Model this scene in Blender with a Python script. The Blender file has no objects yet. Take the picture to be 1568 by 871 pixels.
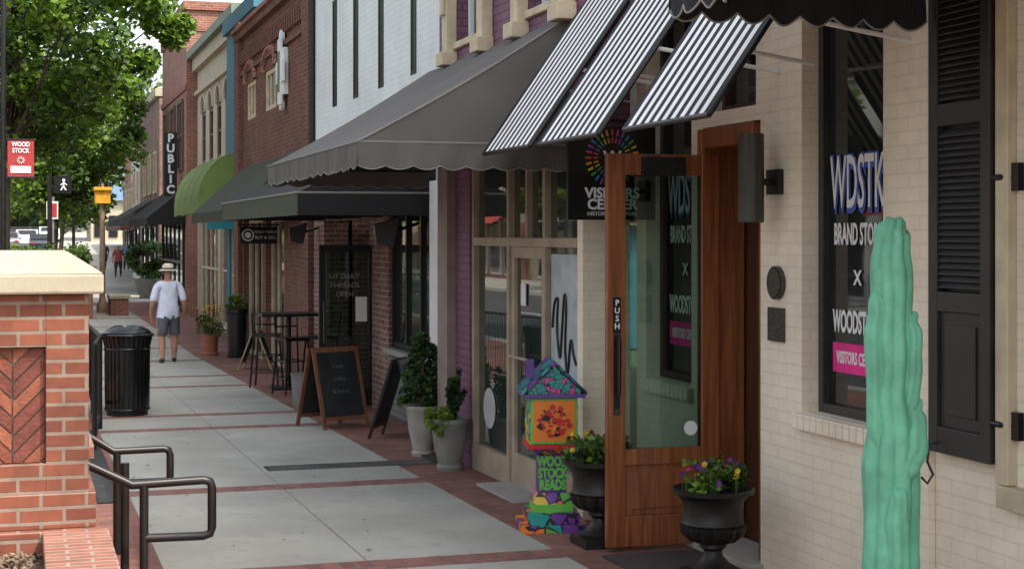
import bpy, math, random
import numpy as np
from mathutils import Vector, Matrix
R=random.Random(7)
scene=bpy.context.scene
scene.view_settings.view_transform='Standard'
scene.view_settings.look='None'
scene.view_settings.exposure=0
scene.view_settings.gamma=1

def gz(y):
    if y<30: return -.0159*y
    if y<60: return -.477
    if y<100: return -.477+(y-60)*.0045
    return -.297+(y-100)*.03
def gx(y): return 0 if y<55 else .061*(y-55)

# ---------------------------------------------------------------- materials
def nt(m):
    m.use_nodes=True
    return m.node_tree, m.node_tree.nodes['Principled BSDF']
def N(t,k,**kw):
    n=t.nodes.new(k)
    for a,b in kw.items(): setattr(n,a,b)
    return n
def mixc(t,fac,a,b,bt='MIX'):
    n=N(t,'ShaderNodeMix',data_type='RGBA',blend_type=bt)
    for sock,val in ((n.inputs[0],fac),(n.inputs[6],a),(n.inputs[7],b)):
        if isinstance(val,bpy.types.NodeSocket): t.links.new(val,sock)
        elif isinstance(val,(int,float)): sock.default_value=val
        else: sock.default_value=(*val,1)
    return n.outputs[2]
def math_(t,op,a,b=None):
    n=N(t,'ShaderNodeMath',operation=op)
    for i,val in enumerate((a,b)):
        if val is None: continue
        if isinstance(val,bpy.types.NodeSocket): t.links.new(val,n.inputs[i])
        else: n.inputs[i].default_value=val
    return n.outputs[0]
MC={}
def M(name,col,rough=.6,metal=0,var=.18,scale=6,bump=.0,spec=.5,bscale=60,coat=0):
    if name in MC: return MC[name]
    m=bpy.data.materials.new(name); t,p=nt(m)
    geo=N(t,'ShaderNodeNewGeometry')
    no=N(t,'ShaderNodeTexNoise'); no.inputs['Scale'].default_value=scale; no.inputs['Detail'].default_value=6
    t.links.new(geo.outputs['Position'],no.inputs['Vector'])
    d=tuple(max(0,c*(1-var)) for c in col); l=tuple(min(1,c*(1+var)) for c in col)
    cr=N(t,'ShaderNodeMapRange'); cr.inputs[1].default_value=.3; cr.inputs[2].default_value=.7
    t.links.new(no.outputs['Fac'],cr.inputs[0])
    t.links.new(mixc(t,cr.outputs[0],d,l),p.inputs['Base Color'])
    p.inputs['Metallic'].default_value=metal
    p.inputs['Specular IOR Level'].default_value=spec
    p.inputs['Coat Weight'].default_value=coat
    rr=N(t,'ShaderNodeMapRange'); rr.inputs[3].default_value=max(0,rough-.08); rr.inputs[4].default_value=min(1,rough+.08)
    t.links.new(no.outputs['Fac'],rr.inputs[0]); t.links.new(rr.outputs[0],p.inputs['Roughness'])
    if bump:
        n2=N(t,'ShaderNodeTexNoise'); n2.inputs['Scale'].default_value=bscale; n2.inputs['Detail'].default_value=4
        t.links.new(geo.outputs['Position'],n2.inputs['Vector'])
        b=N(t,'ShaderNodeBump'); b.inputs['Strength'].default_value=bump; b.inputs['Distance'].default_value=.01
        t.links.new(n2.outputs['Fac'],b.inputs['Height']); t.links.new(b.outputs[0],p.inputs['Normal'])
    MC[name]=m; return m
def uv_pos(t):
    geo=N(t,'ShaderNodeNewGeometry')
    sp=N(t,'ShaderNodeSeparateXYZ'); t.links.new(geo.outputs['Position'],sp.inputs[0])
    sn=N(t,'ShaderNodeSeparateXYZ'); t.links.new(geo.outputs['Normal'],sn.inputs[0])
    ax=math_(t,'GREATER_THAN',math_(t,'ABSOLUTE',sn.outputs[0]),.6)
    az=math_(t,'GREATER_THAN',math_(t,'ABSOLUTE',sn.outputs[2]),.6)
    def mx(f,a,b):
        n=N(t,'ShaderNodeMix',data_type='FLOAT')
        t.links.new(f,n.inputs[0]); t.links.new(a,n.inputs[2]); t.links.new(b,n.inputs[3]); return n.outputs[0]
    u=mx(ax,sp.outputs[0],sp.outputs[1]); v=mx(az,sp.outputs[2],sp.outputs[1])
    c=N(t,'ShaderNodeCombineXYZ'); t.links.new(u,c.inputs[0]); t.links.new(v,c.inputs[1])
    return c.outputs[0],geo
def BR(name,c1,c2,mortar,bw=.203,bh=.0677,ms=.009,rough=.85,bump=.6,var=.35,rot=0,dirt=.3):
    if name in MC: return MC[name]
    m=bpy.data.materials.new(name); t,p=nt(m)
    v,geo=uv_pos(t)
    nw=N(t,'ShaderNodeTexNoise'); nw.inputs['Scale'].default_value=2.5; t.links.new(geo.outputs['Position'],nw.inputs['Vector'])
    vm=N(t,'ShaderNodeVectorMath',operation='MULTIPLY_ADD'); t.links.new(nw.outputs['Color'],vm.inputs[0]); vm.inputs[1].default_value=(.012,.008,0); t.links.new(v,vm.inputs[2]); v=vm.outputs[0]
    b=N(t,'ShaderNodeTexBrick'); b.inputs['Scale'].default_value=1
    b.inputs['Brick Width'].default_value=bw; b.inputs['Row Height'].default_value=bh
    b.inputs['Mortar Size'].default_value=ms; b.inputs['Mortar Smooth'].default_value=.2
    b.inputs['Color1'].default_value=(*c1,1); b.inputs['Color2'].default_value=(*c2,1); b.inputs['Mortar'].default_value=(*mortar,1)
    t.links.new(v,b.inputs['Vector'])
    n1=N(t,'ShaderNodeTexNoise'); n1.inputs['Scale'].default_value=1.3; n1.inputs['Detail'].default_value=7; n1.inputs['Roughness'].default_value=.65
    t.links.new(geo.outputs['Position'],n1.inputs['Vector'])
    n3=N(t,'ShaderNodeTexNoise'); n3.inputs['Scale'].default_value=14; n3.inputs['Detail'].default_value=5
    t.links.new(geo.outputs['Position'],n3.inputs['Vector'])
    mr=N(t,'ShaderNodeMapRange'); mr.inputs[1].default_value=.3; mr.inputs[2].default_value=.7; mr.inputs[3].default_value=1-dirt; mr.inputs[4].default_value=1.12
    t.links.new(n1.outputs['Fac'],mr.inputs[0])
    mr2=N(t,'ShaderNodeMapRange'); mr2.inputs[1].default_value=.3; mr2.inputs[2].default_value=.7; mr2.inputs[3].default_value=1-var*.5; mr2.inputs[4].default_value=1+var*.4
    t.links.new(n3.outputs['Fac'],mr2.inputs[0])
    mul=math_(t,'MULTIPLY',mr.outputs[0],mr2.outputs[0])
    cc=N(t,'ShaderNodeCombineXYZ')
    for i in range(3): t.links.new(mul,cc.inputs[i])
    t.links.new(mixc(t,1.0,b.outputs['Color'],cc.outputs[0],'MULTIPLY'),p.inputs['Base Color'])
    p.inputs['Roughness'].default_value=rough
    h=math_(t,'SUBTRACT',math_(t,'MULTIPLY',n3.outputs['Fac'],.25),b.outputs['Fac'])
    bp=N(t,'ShaderNodeBump'); bp.inputs['Strength'].default_value=bump; bp.inputs['Distance'].default_value=.006
    t.links.new(h,bp.inputs['Height']); t.links.new(bp.outputs[0],p.inputs['Normal'])
    MC[name]=m; return m
def glass_shop(name='shop_glass',col=(.012,.015,.015),ior=1.6):
    if name in MC: return MC[name]
    m=bpy.data.materials.new(name); t,p=nt(m)
    geo=N(t,'ShaderNodeNewGeometry')
    n=N(t,'ShaderNodeTexNoise'); n.inputs['Scale'].default_value=1.2
    t.links.new(geo.outputs['Position'],n.inputs['Vector'])
    t.links.new(mixc(t,n.outputs['Fac'],tuple(c*.4 for c in col),tuple(c*2.2 for c in col)),p.inputs['Base Color'])
    p.inputs['Roughness'].default_value=.02; p.inputs['IOR'].default_value=ior
    b=N(t,'ShaderNodeBump'); b.inputs['Strength'].default_value=.04; b.inputs['Distance'].default_value=.02
    t.links.new(n.outputs['Fac'],b.inputs['Height']); t.links.new(b.outputs[0],p.inputs['Normal'])
    MC[name]=m; return m
def glass_clear(name='clear_glass',tint=(.50,.62,.57)):
    if name in MC: return MC[name]
    m=bpy.data.materials.new(name); t,p=nt(m)
    tr=N(t,'ShaderNodeBsdfTransparent'); tr.inputs[0].default_value=(*tint,1)
    gl=N(t,'ShaderNodeBsdfGlossy'); gl.inputs['Roughness'].default_value=.02
    fr=N(t,'ShaderNodeFresnel'); fr.inputs[0].default_value=1.6
    mx=N(t,'ShaderNodeMixShader'); t.links.new(fr.outputs[0],mx.inputs[0]); t.links.new(tr.outputs[0],mx.inputs[1]); t.links.new(gl.outputs[0],mx.inputs[2])
    t.links.new(mx.outputs[0],t.nodes['Material Output'].inputs[0])
    MC[name]=m; return m
def leafmat(name,col,trans=.35):
    if name in MC: return MC[name]
    m=bpy.data.materials.new(name); t,p=nt(m)
    geo=N(t,'ShaderNodeNewGeometry')
    n=N(t,'ShaderNodeTexNoise'); n.inputs['Scale'].default_value=3
    t.links.new(geo.outputs['Position'],n.inputs['Vector'])
    c=mixc(t,n.outputs['Fac'],tuple(x*.6 for x in col),tuple(x*1.4 for x in col))
    t.links.new(c,p.inputs['Base Color']); p.inputs['Roughness'].default_value=.55
    tl=N(t,'ShaderNodeBsdfTranslucent'); t.links.new(mixc(t,.5,c,(col[0]*1.8,col[1]*1.8,col[2])),tl.inputs[0])
    mx=N(t,'ShaderNodeMixShader'); mx.inputs[0].default_value=trans
    t.links.new(p.outputs[0],mx.inputs[1]); t.links.new(tl.outputs[0],mx.inputs[2])
    t.links.new(mx.outputs[0],t.nodes['Material Output'].inputs[0])
    MC[name]=m; return m
def concrete(name,col):
    if name in MC: return MC[name]
    m=bpy.data.materials.new(name); t,p=nt(m)
    geo=N(t,'ShaderNodeNewGeometry')
    a=N(t,'ShaderNodeTexNoise'); a.inputs['Scale'].default_value=.9; a.inputs['Detail'].default_value=8; a.inputs['Roughness'].default_value=.6
    b=N(t,'ShaderNodeTexNoise'); b.inputs['Scale'].default_value=90; b.inputs['Detail'].default_value=3
    s=N(t,'ShaderNodeTexNoise'); s.inputs['Scale'].default_value=9; s.inputs['Detail'].default_value=6
    for n in (a,b,s): t.links.new(geo.outputs['Position'],n.inputs['Vector'])
    r1=N(t,'ShaderNodeMapRange'); r1.inputs[1].default_value=.3; r1.inputs[2].default_value=.7
    t.links.new(a.outputs['Fac'],r1.inputs[0])
    c=mixc(t,r1.outputs[0],tuple(x*.72 for x in col),tuple(x*1.15 for x in col))
    r2=N(t,'ShaderNodeMapRange'); r2.inputs[1].default_value=.58; r2.inputs[2].default_value=.7; r2.inputs[4].default_value=.4
    t.links.new(s.outputs['Fac'],r2.inputs[0])
    c=mixc(t,r2.outputs[0],c,tuple(x*.55 for x in col))
    r3=N(t,'ShaderNodeMapRange'); r3.inputs[1].default_value=.2; r3.inputs[2].default_value=.8; r3.inputs[3].default_value=0; r3.inputs[4].default_value=.35
    t.links.new(b.outputs['Fac'],r3.inputs[0])
    c=mixc(t,r3.outputs[0],c,tuple(x*.6 for x in col))
    # trodden spots
    vo=N(t,'ShaderNodeTexVoronoi'); vo.inputs['Scale'].default_value=2.6; t.links.new(geo.outputs['Position'],vo.inputs['Vector'])
    sp=math_(t,'MULTIPLY',math_(t,'LESS_THAN',vo.outputs['Distance'],.045),.45)
    c=mixc(t,sp,c,tuple(x*.4 for x in col))
    t.links.new(c,p.inputs['Base Color']); p.inputs['Roughness'].default_value=.85
    bp=N(t,'ShaderNodeBump'); bp.inputs['Strength'].default_value=.25; bp.inputs['Distance'].default_value=.003
    t.links.new(b.outputs['Fac'],bp.inputs['Height']); t.links.new(bp.outputs[0],p.inputs['Normal'])
    MC[name]=m; return m
def woodmat(name,c1,c2,rough=.35,coat=.3):
    if name in MC: return MC[name]
    m=bpy.data.materials.new(name); t,p=nt(m)
    geo=N(t,'ShaderNodeNewGeometry'); mp=N(t,'ShaderNodeMapping'); mp.inputs['Scale'].default_value=(28,28,1.6)
    t.links.new(geo.outputs['Position'],mp.inputs[0])
    n=N(t,'ShaderNodeTexNoise'); n.inputs['Scale'].default_value=1; n.inputs['Detail'].default_value=7; n.inputs['Distortion'].default_value=.6
    t.links.new(mp.outputs[0],n.inputs['Vector'])
    r=N(t,'ShaderNodeMapRange'); r.inputs[1].default_value=.3; r.inputs[2].default_value=.7; t.links.new(n.outputs['Fac'],r.inputs[0])
    t.links.new(mixc(t,r.outputs[0],c1,c2),p.inputs['Base Color']); p.inputs['Roughness'].default_value=rough; p.inputs['Coat Weight'].default_value=coat
    MC[name]=m; return m

# ---------------------------------------------------------------- mesh builder
def empty(name,loc=(0,0,0)):
    o=bpy.data.objects.new(name,None); o.location=loc; scene.collection.objects.link(o); return o
class MB:
    def __init__(s): s.v=[];s.f=[];s.fm=[];s.mats=[]
    def mi(s,m):
        if m not in s.mats: s.mats.append(m)
        return s.mats.index(m)
    def poly(s,pts,m):
        b=len(s.v); s.v+= [tuple(p) for p in pts]; s.f.append(tuple(range(b,b+len(pts)))); s.fm.append(s.mi(m))
    def hexa(s,p,m):
        b=len(s.v); s.v+=[tuple(q) for q in p]; k=s.mi(m)
        for f in ((0,3,2,1),(4,5,6,7),(0,1,5,4),(1,2,6,5),(2,3,7,6),(3,0,4,7)):
            s.f.append(tuple(b+i for i in f)); s.fm.append(k)
    def box(s,x0,x1,y0,y1,z0,z1,m,slope=False):
        x0,x1=min(x0,x1),max(x0,x1); y0,y1=min(y0,y1),max(y0,y1)
        a=gz(y0) if slope else 0; b=gz(y1) if slope else 0
        s.hexa([(x0,y0,z0+a),(x1,y0,z0+a),(x1,y1,z0+b),(x0,y1,z0+b),(x0,y0,z1+a),(x1,y0,z1+a),(x1,y1,z1+b),(x0,y1,z1+b)],m)
    def tube(s,pts,rad,m,n=10,ribs=0,amp=0,caps=True):
        pts=[Vector(p) for p in pts]
        if not hasattr(rad,'__len__'): rad=[rad]*len(pts)
        k=s.mi(m); b=len(s.v); up=None
        for i,p in enumerate(pts):
            d=(pts[min(i+1,len(pts)-1)]-pts[max(i-1,0)]).normalized()
            if up is None:
                up=Vector((0,1,0)) if abs(d.y)<.8 else Vector((1,0,0))
            a=(up-d*up.dot(d)).normalized(); c=d.cross(a); up=a
            for j in range(n):
                th=2*math.pi*j/n; r=rad[i]*(1+amp*(abs(math.cos(th*ribs/2+.25*math.sin(i*.35)))-.5) if ribs else 1)
                s.v.append(tuple(p+a*math.cos(th)*r+c*math.sin(th)*r))
        for i in range(len(pts)-1):
            for j in range(n):
                s.f.append((b+i*n+j,b+i*n+(j+1)%n,b+(i+1)*n+(j+1)%n,b+(i+1)*n+j)); s.fm.append(k)
        if caps:
            s.f.append(tuple(b+j for j in range(n))[::-1]); s.fm.append(k)
            e=b+(len(pts)-1)*n; s.f.append(tuple(e+j for j in range(n))); s.fm.append(k)
    def lathe(s,cx,cy,cz,prof,m,n=28,ribs=0,amp=0,zr=None):
        k=s.mi(m); b=len(s.v)
        for (r,z) in prof:
            for j in range(n):
                th=2*math.pi*j/n; q=r
                if ribs and (zr is None or zr[0]<=z<=zr[1]): q=r*(1+amp*abs(math.cos(th*ribs/2)))
                s.v.append((cx+q*math.cos(th),cy+q*math.sin(th),cz+z))
        for i in range(len(prof)-1):
            for j in range(n):
                s.f.append((b+i*n+j,b+i*n+(j+1)%n,b+(i+1)*n+(j+1)%n,b+(i+1)*n+j)); s.fm.append(k)
        s.f.append(tuple(b+j for j in range(n))[::-1]); s.fm.append(k)
        e=b+(len(prof)-1)*n; s.f.append(tuple(e+j for j in range(n))); s.fm.append(k)
    def build(s,name,parent=None,smooth=False,loc=(0,0,0),rot=(0,0,0),bevel=0,solid=0):
        me=bpy.data.meshes.new(name); me.from_pydata(s.v,[],s.f)
        for m in s.mats: me.materials.append(m)
        me.polygons.foreach_set('material_index',s.fm)
        if smooth:
            me.polygons.foreach_set('use_smooth',[True]*len(s.f))
            try: me.set_sharp_from_angle(angle=math.radians(40))
            except Exception: pass
        me.update()
        o=bpy.data.objects.new(name,me); o.location=loc; o.rotation_euler=rot
        scene.collection.objects.link(o)
        if parent: o.parent=parent
        if solid:
            md=o.modifiers.new('Solid','SOLIDIFY'); md.thickness=solid; md.offset=0
        if bevel:
            md=o.modifiers.new('Bevel','BEVEL'); md.width=bevel; md.segments=2; md.limit_method='ANGLE'
        return o
def text(name,body,size,loc,rot,mat,parent,bold=.0,ext=.002,sx=1,align='CENTER',vals='CENTER'):
    c=bpy.data.curves.new(name,'FONT'); c.body=body; c.size=size; c.align_x=align; c.align_y=vals
    c.extrude=ext; c.offset=bold; c.resolution_u=3
    o=bpy.data.objects.new(name+'_c',c); scene.collection.objects.link(o)
    bpy.context.view_layer.update()
    me=bpy.data.meshes.new_from_object(o.evaluated_get(bpy.context.evaluated_depsgraph_get()))
    bpy.data.objects.remove(o)
    me.materials.clear(); me.materials.append(mat)
    ob=bpy.data.objects.new(name,me); ob.location=loc; ob.rotation_euler=rot; ob.scale=(sx,1,1)
    scene.collection.objects.link(ob); ob.parent=parent; return ob
FRONT=(math.pi/2,0,0); WALL=(math.pi/2,0,-math.pi/2)

def wall_x(mb,X,X2,y0,y1,z0,z1,ops,m):
    ys=sorted({y0,y1,*[o[0] for o in ops],*[o[1] for o in ops]}); ys=[y for y in ys if y0<=y<=y1]
    for a,b in zip(ys,ys[1:]):
        cur=z0
        for o in sorted([o for o in ops if o[0]<=a+1e-6 and o[1]>=b-1e-6],key=lambda o:o[2]):
            if o[2]>cur+1e-4: mb.box(X,X2,a,b,cur,o[2],m)
            cur=max(cur,o[3])
        if z1>cur+1e-4: mb.box(X,X2,a,b,cur,z1,m)
def window_x(mb,X,y0,y1,z0,z1,fm,gm,fw=.05,nv=0,nh=0,dep=.06):
    mb.box(X,X+dep,y0,y0+fw,z0,z1,fm); mb.box(X,X+dep,y1-fw,y1,z0,z1,fm)
    mb.box(X+.002,X+dep,y0+fw,y1-fw,z0,z0+fw,fm); mb.box(X+.002,X+dep,y0+fw,y1-fw,z1-fw,z1,fm)
    for i in range(nv):
        yy=y0+(y1-y0)*(i+1)/(nv+1); mb.box(X+.008,X+dep,yy-fw*.35,yy+fw*.35,z0+fw,z1-fw,fm)
    for i in range(nh):
        zz=z0+(z1-z0)*(i+1)/(nh+1); mb.box(X+.012,X+dep,y0+fw,y1-fw,zz-fw*.35,zz+fw*.35,fm)
    mb.poly([(X+dep*.7,y0,z0),(X+dep*.7,y1,z0),(X+dep*.7,y1,z1),(X+dep*.7,y0,z1)],gm)
def scallop(mb,p0,p1,ztop,zbot,depth,n,m,trim=None):
    p0=Vector(p0); p1=Vector(p1); k=8; nrm=Vector((-(p1-p0).y,(p1-p0).x,0)).normalized()
    def off(a,z):
        return nrm*(.012*math.sin(a*n*2.1)+.008*math.sin(a*n*5.3+1))*((ztop-z)/(ztop-zbot+depth))
    for i in range(n):
        for j in range(k):
            a=(i+j/k)/n; b=(i+(j+1)/k)/n
            za=zbot-depth*math.sin(math.pi*j/k); zb=zbot-depth*math.sin(math.pi*(j+1)/k)
            A=p0.lerp(p1,a); B=p0.lerp(p1,b); A2=A+off(a,za); B2=B+off(b,zb)
            mb.poly([(A2.x,A2.y,za),(B2.x,B2.y,zb),(B.x,B.y,ztop),(A.x,A.y,ztop)],m)
            if trim:
                mb.tube([(A2.x,A2.y,za),(B2.x,B2.y,zb)],.005,trim,n=5,caps=False)

# materials
brick_red=BR('brick_red',(.33,.10,.055),(.22,.06,.04),(.28,.22,.18))
brick_red2=BR('brick_salmon',(.36,.14,.09),(.27,.09,.06),(.30,.24,.2))
brick_dark=BR('brick_dark',(.20,.065,.035),(.12,.036,.022),(.15,.11,.09))
brick_old=BR('brick_old',(.30,.14,.10),(.18,.07,.05),(.33,.29,.26),dirt=.4)
brick_grey=BR('brick_grey',(.26,.25,.23),(.20,.19,.18),(.14,.13,.12))
brick_cream=BR('brick_cream_paint',(.85,.76,.60),(.83,.74,.58),(.77,.68,.53),bump=.4,var=.06,dirt=.16,rough=.6,ms=.006)
brick_purple=BR('brick_purple_paint',(.20,.085,.14),(.17,.07,.12),(.13,.05,.09),var=.1,dirt=.15,rough=.6)
brick_white=BR('brick_white_paint',(.72,.77,.75),(.70,.75,.73),(.66,.71,.69),bump=.1,var=.04,dirt=.08,rough=.6)
paver=BR('brick_paver',(.29,.11,.08),(.19,.075,.055),(.17,.13,.11),bw=.2,bh=.1,ms=.006,rough=.85,dirt=.4)
paver_r=BR('brick_paver_soldier',(.29,.12,.09),(.19,.08,.065),(.19,.155,.13),bw=.1,bh=.2,ms=.006,rough=.85,dirt=.35)
conc=concrete('concrete_slab',(.375,.365,.315))
concl=concrete('concrete_light',(.38,.365,.32))
conc_cap=concrete('cast_stone',(.46,.40,.29))
asphalt=concrete('asphalt',(.055,.055,.055))
black=M('black_metal',(.012,.012,.013),.4,.3,var=.3)
blackp=M('black_paint',(.008,.008,.009),.35)
bronze=M('bronze_paint',(.028,.023,.022),.35,.4)
creamp=M('cream_trim',(.55,.46,.31),.6,bump=.1)
tanframe=M('tan_frame',(.36,.29,.21),.5)
white=M('white_paint',(.72,.73,.71),.5,var=.05)
shop=glass_shop()
clear=glass_clear()
wood=woodmat('mahogany',(.13,.036,.012),(.31,.105,.035))
wood_d=woodmat('mahogany_dark',(.04,.014,.008),(.09,.03,.014),.4,.2)
fab_grey=M('awning_grey',(.105,.098,.09),.9,var=.14,bump=.25,bscale=200,scale=1.6)
fab_greyl=M('awning_grey_trim',(.20,.19,.17),.9,var=.08)
fab_black=M('awning_black',(.010,.010,.011),.85,var=.2)
fab_green=M('awning_dark_green',(.045,.06,.03),.85)
fab_lime=M('awning_green',(.16,.235,.06),.85,var=.12,scale=2)
st_w=M('stripe_white',(.82,.82,.81),.8,var=.05)
st_b=M('stripe_black',(.012,.012,.015),.8)
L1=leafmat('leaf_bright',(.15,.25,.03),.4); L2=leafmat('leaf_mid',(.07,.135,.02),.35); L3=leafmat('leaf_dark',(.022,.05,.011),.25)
bark=M('bark',(.08,.06,.045),.9,bump=.6,bscale=30)

# ---------------------------------------------------------------- ground
YB=[-60,-20,0,15,30,45,60,80,100,120,150,200,320,700]
def gzs(y): return gz(min(y,210))
def sheet(name,x0,x1,ys,off,m,bend=True):
    mb=MB()
    for a,b in zip(ys,ys[1:]):
        ga=gx(a) if bend else 0; gb=gx(b) if bend else 0
        mb.poly([(x0+ga,a,gzs(a)+off),(x1+ga,a,gzs(a)+off),(x1+gb,b,gzs(b)+off),(x0+gb,b,gzs(b)+off)],m)
    return mb.build(name)
sheet('ground',-600,600,YB,-.17,M('grass_ground',(.06,.08,.03),.95,scale=2),False)
YR=[y for y in YB if y<=210]+[210]
sheet('road',-12.5,-2.6,YR,-.14,asphalt)
mb=MB()
for a in range(-20,200,9):
    mb.poly([(-7.6+gx(a),a,gz(a)-.136),(-7.48+gx(a),a,gz(a)-.136),(-7.48+gx(a+4),a+4,gz(a+4)-.136),(-7.6+gx(a+4),a+4,gz(a+4)-.136)],white)
mb.build('road_marking')
sheet('brick_sidewalk',-2.3,4.6,[-10,0,15,30,45,55],0,paver)
sheet('far_sidewalk',-2.3,7.5,[55,60,80,100,120,150,200],0,conc)
sheet('opposite_sidewalk',-17.5,-12.8,[y for y in YR if y>=-20],0,concl)
mb=MB()
for a,b in zip(YR[1:],YR[2:]):
    for x0,x1 in ((-2.6,-2.3),(-12.8,-12.5)):
        mb.hexa([(x0+gx(a),a,gz(a)-.3),(x1+gx(a),a,gz(a)-.3),(x1+gx(b),b,gz(b)-.3),(x0+gx(b),b,gz(b)-.3),
                 (x0+gx(a),a,gz(a)+.003),(x1+gx(a),a,gz(a)+.003),(x1+gx(b),b,gz(b)+.003),(x0+gx(b),b,gz(b)+.003)],concl)
mb.build('kerb')
mb=MB()
segs=[(2.6,5.6),(5.9,8.9),(9.2,12.25),(12.55,16.85),(17.15,18.35),(18.65,22.55),(22.85,24.55),(24.85,28.5),(28.8,30),(30,32),(32.3,36),(36.3,40),(40.3,44),(44.3,48),(48.3,52)]
for a,b in segs:
    mb.box(.8,1.976,a,b,-.05,.006,conc,True); mb.box(1.984,3.15,a,b,-.05,.006,conc,True)
mb.build('concrete_sidewalk',bevel=.004)
mb=MB()
for a,b in zip(segs,segs[1:]):
    if b[0]-a[1]>.1: mb.box(.8,3.15,a[1]+.006,b[0]-.006,-.05,.0045,paver_r,True)
mb.build('brick_band')
mb=MB(); dst=M('drain_steel',(.13,.13,.12),.5,.4)
mb.box(2.02,3.5,13.35,13.62,-.02,.010,black,True)
for i in range(36): mb.box(2.05+i*.04,2.075+i*.04,13.38,13.59,.0,.014,dst,True)
mb.box(2.02,3.5,13.34,13.36,0,.014,dst,True); mb.box(2.02,3.5,13.61,13.63,0,.014,dst,True)
mb.build('trench_drain')
mb=MB()
mb.box(.55,.74,12,17.2,-.02,.008,black,True)
for i in range(110): mb.box(.56,.73,12.02+i*.047,12.045+i*.047,.0,.013,M('drain_steel2',(.07,.07,.07),.5,.5),True)
mb.build('trench_drain')

# ---------------------------------------------------------------- cream building
B=empty('cream_brick_building')
mb=MB(); ops=[(6.84,7.74,.83,3.3),(8.24,9.05,-.3,2.47),(8.3,8.98,2.56,2.95),(9.22,9.98,.83,3.3),(4.5,5.78,.72,3.3)]
wall_x(mb,4.1,4.45,2.5,10.15,-.4,7,ops,brick_cream)
mb.box(4.06,4.098,6.42,6.82,-.4,7,brick_cream)
mb.box(4.0,4.06,6.40,6.84,-.3,-.02,brick_cream)
mb.box(4.452,14,2.5,2.8,-.4,7,brick_cream); mb.box(4.452,14,9.85,10.15,-.4,7,brick_cream)
mb.box(4.1,14,2.5,10.15,7,7.2,concl)
mb.build('walls',B)
mb=MB(); wfd=M('window_frame_dark',(.035,.03,.028),.4)
for (a,b) in ((6.84,7.74),(9.22,9.98),(4.5,5.78)):
    z0=.83 if a>6 else .72
    window_x(mb,4.2,a+.002,b-.002,z0+.002,3.298,wfd,shop,.05)
window_x(mb,4.2,8.302,8.978,2.562,2.948,wood_d,shop,.04)
mb.build('windows',B,bevel=.004)
mb=MB()
for (a,b) in ((6.86,7.8),(9.18,10.02)):
    for i in range(int((b-a)/.07)):
        mb.box(4.05,4.2,a+i*.07+.004,a+i*.07+.066,.74,.828,brick_cream)
mb.box(4.04,4.2,4.4,5.86,.62,.718,creamp)
mb.box(4.05,4.098,5.79,5.88,.72,3.4,creamp)
mb.build('sills',B,bevel=.006)
mb=MB()
mb.box(4.12,4.36,8.243,8.31,-.2,2.46,wood); mb.box(4.06,4.36,8.985,9.047,-.2,2.46,wood)
mb.box(4.08,4.36,8.31,8.985,2.34,2.463,wood)
mb.box(4.37,4.44,8.243,9.047,-.2,2.46,wood_d)
mb.box(4.0,4.36,8.2,9.09,-.25,-.10,concl)
mb.build('door_frame',B,bevel=.006)
blue=M('vinyl_blue',(.04,.10,.42),.5); pink=M('vinyl_pink',(.72,.02,.24),.5); wht=M('vinyl_white',(.76,.76,.76),.5,var=.02)
def lettering(y,k=1,xx=4.236):
    text('letters_outline','WDSTK',.40,(xx-.001,y-.0,2.06),WALL,blue,B,bold=.024,ext=.0005,sx=.40*k)  # blue vinyl outline printed behind the white letters
    text('letters','WDSTK',.40,(xx-.004,y+.006,2.07),WALL,wht,B,bold=.004,ext=.0005,sx=.40*k)
    text('letters_store','BRAND STORE',.16,(xx-.003,y,1.80),WALL,wht,B,bold=.004,ext=.001,sx=.47*k)
    text('letters_x','X',.11,(xx-.003,y,1.57),WALL,wht,B,bold=.003,ext=.001)
    text('letters_woodstock','WOODSTOCK',.165,(xx-.003,y,1.33),WALL,wht,B,bold=.005,ext=.001,sx=.47*k)
    m2=MB(); m2.box(xx-.004,xx,y-.26*k,y+.26*k,1.06,1.22,pink); m2.build('letters_panel',B)
    text('letters_visitors','VISITORS CENTER',.09,(xx-.006,y,1.14),WALL,wht,B,bold=.002,ext=.001,sx=.60*k)
lettering(7.37); lettering(9.62,1.0)
mb=MB()
pl=M('plaque_metal',(.08,.07,.06),.45,.6,scale=60,var=.5,bump=.4)
mb.tube([(4.098,8.02,1.53),(4.075,8.02,1.53)],.095,pl,n=32); mb.tube([(4.075,8.02,1.53),(4.068,8.02,1.53)],.08,pl,n=32)
mb.box(4.078,4.099,7.93,8.11,1.20,1.39,pl)
mb.build('wall_plaque',None)
mb=MB()
mb.tube([(4.09,6.3,.86),(3.99,6.3,.84),(3.98,6.3,.76),(4.01,6.3,.70),(3.98,6.3,.66),(3.95,6.3,.69)],.006,black,n=6)
mb.build('shutter_hook',None,True)
mb=MB(); sm=M('sconce_metal',(.06,.058,.05),.45,.6)
mb.lathe(3.93,8.02,1.87,[(.070,0),(.074,.004),(.074,.496),(.070,.5)],sm,n=28)
mb.tube([(3.99,8.02,2.10),(4.075,8.02,2.10)],.02,black,n=10); mb.box(4.06,4.098,7.95,8.09,2.03,2.17,black)
mb.build('wall_sconce',None,True)
S=empty('window_shutter')
mb=MB(); shm=M('shutter_paint',(.026,.025,.025),.45)
y0,y1=5.90,6.38; x0,x1=4.035,4.085
mb.box(x0,x1,y0,y0+.07,.80,3.3,shm); mb.box(x0,x1,y1-.07,y1,.80,3.3,shm)
for za,zb in ((.80,.92),(1.45,1.54),(2.3,2.4)): mb.box(x0+.003,x1,y0+.07,y1-.07,za,zb,shm)
mb.box(x0+.02,x1-.005,y0+.07,y1-.07,.92,1.45,shm)
mb.box(x0+.01,x1-.006,y0+.12,y1-.12,.98,1.39,shm)
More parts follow.
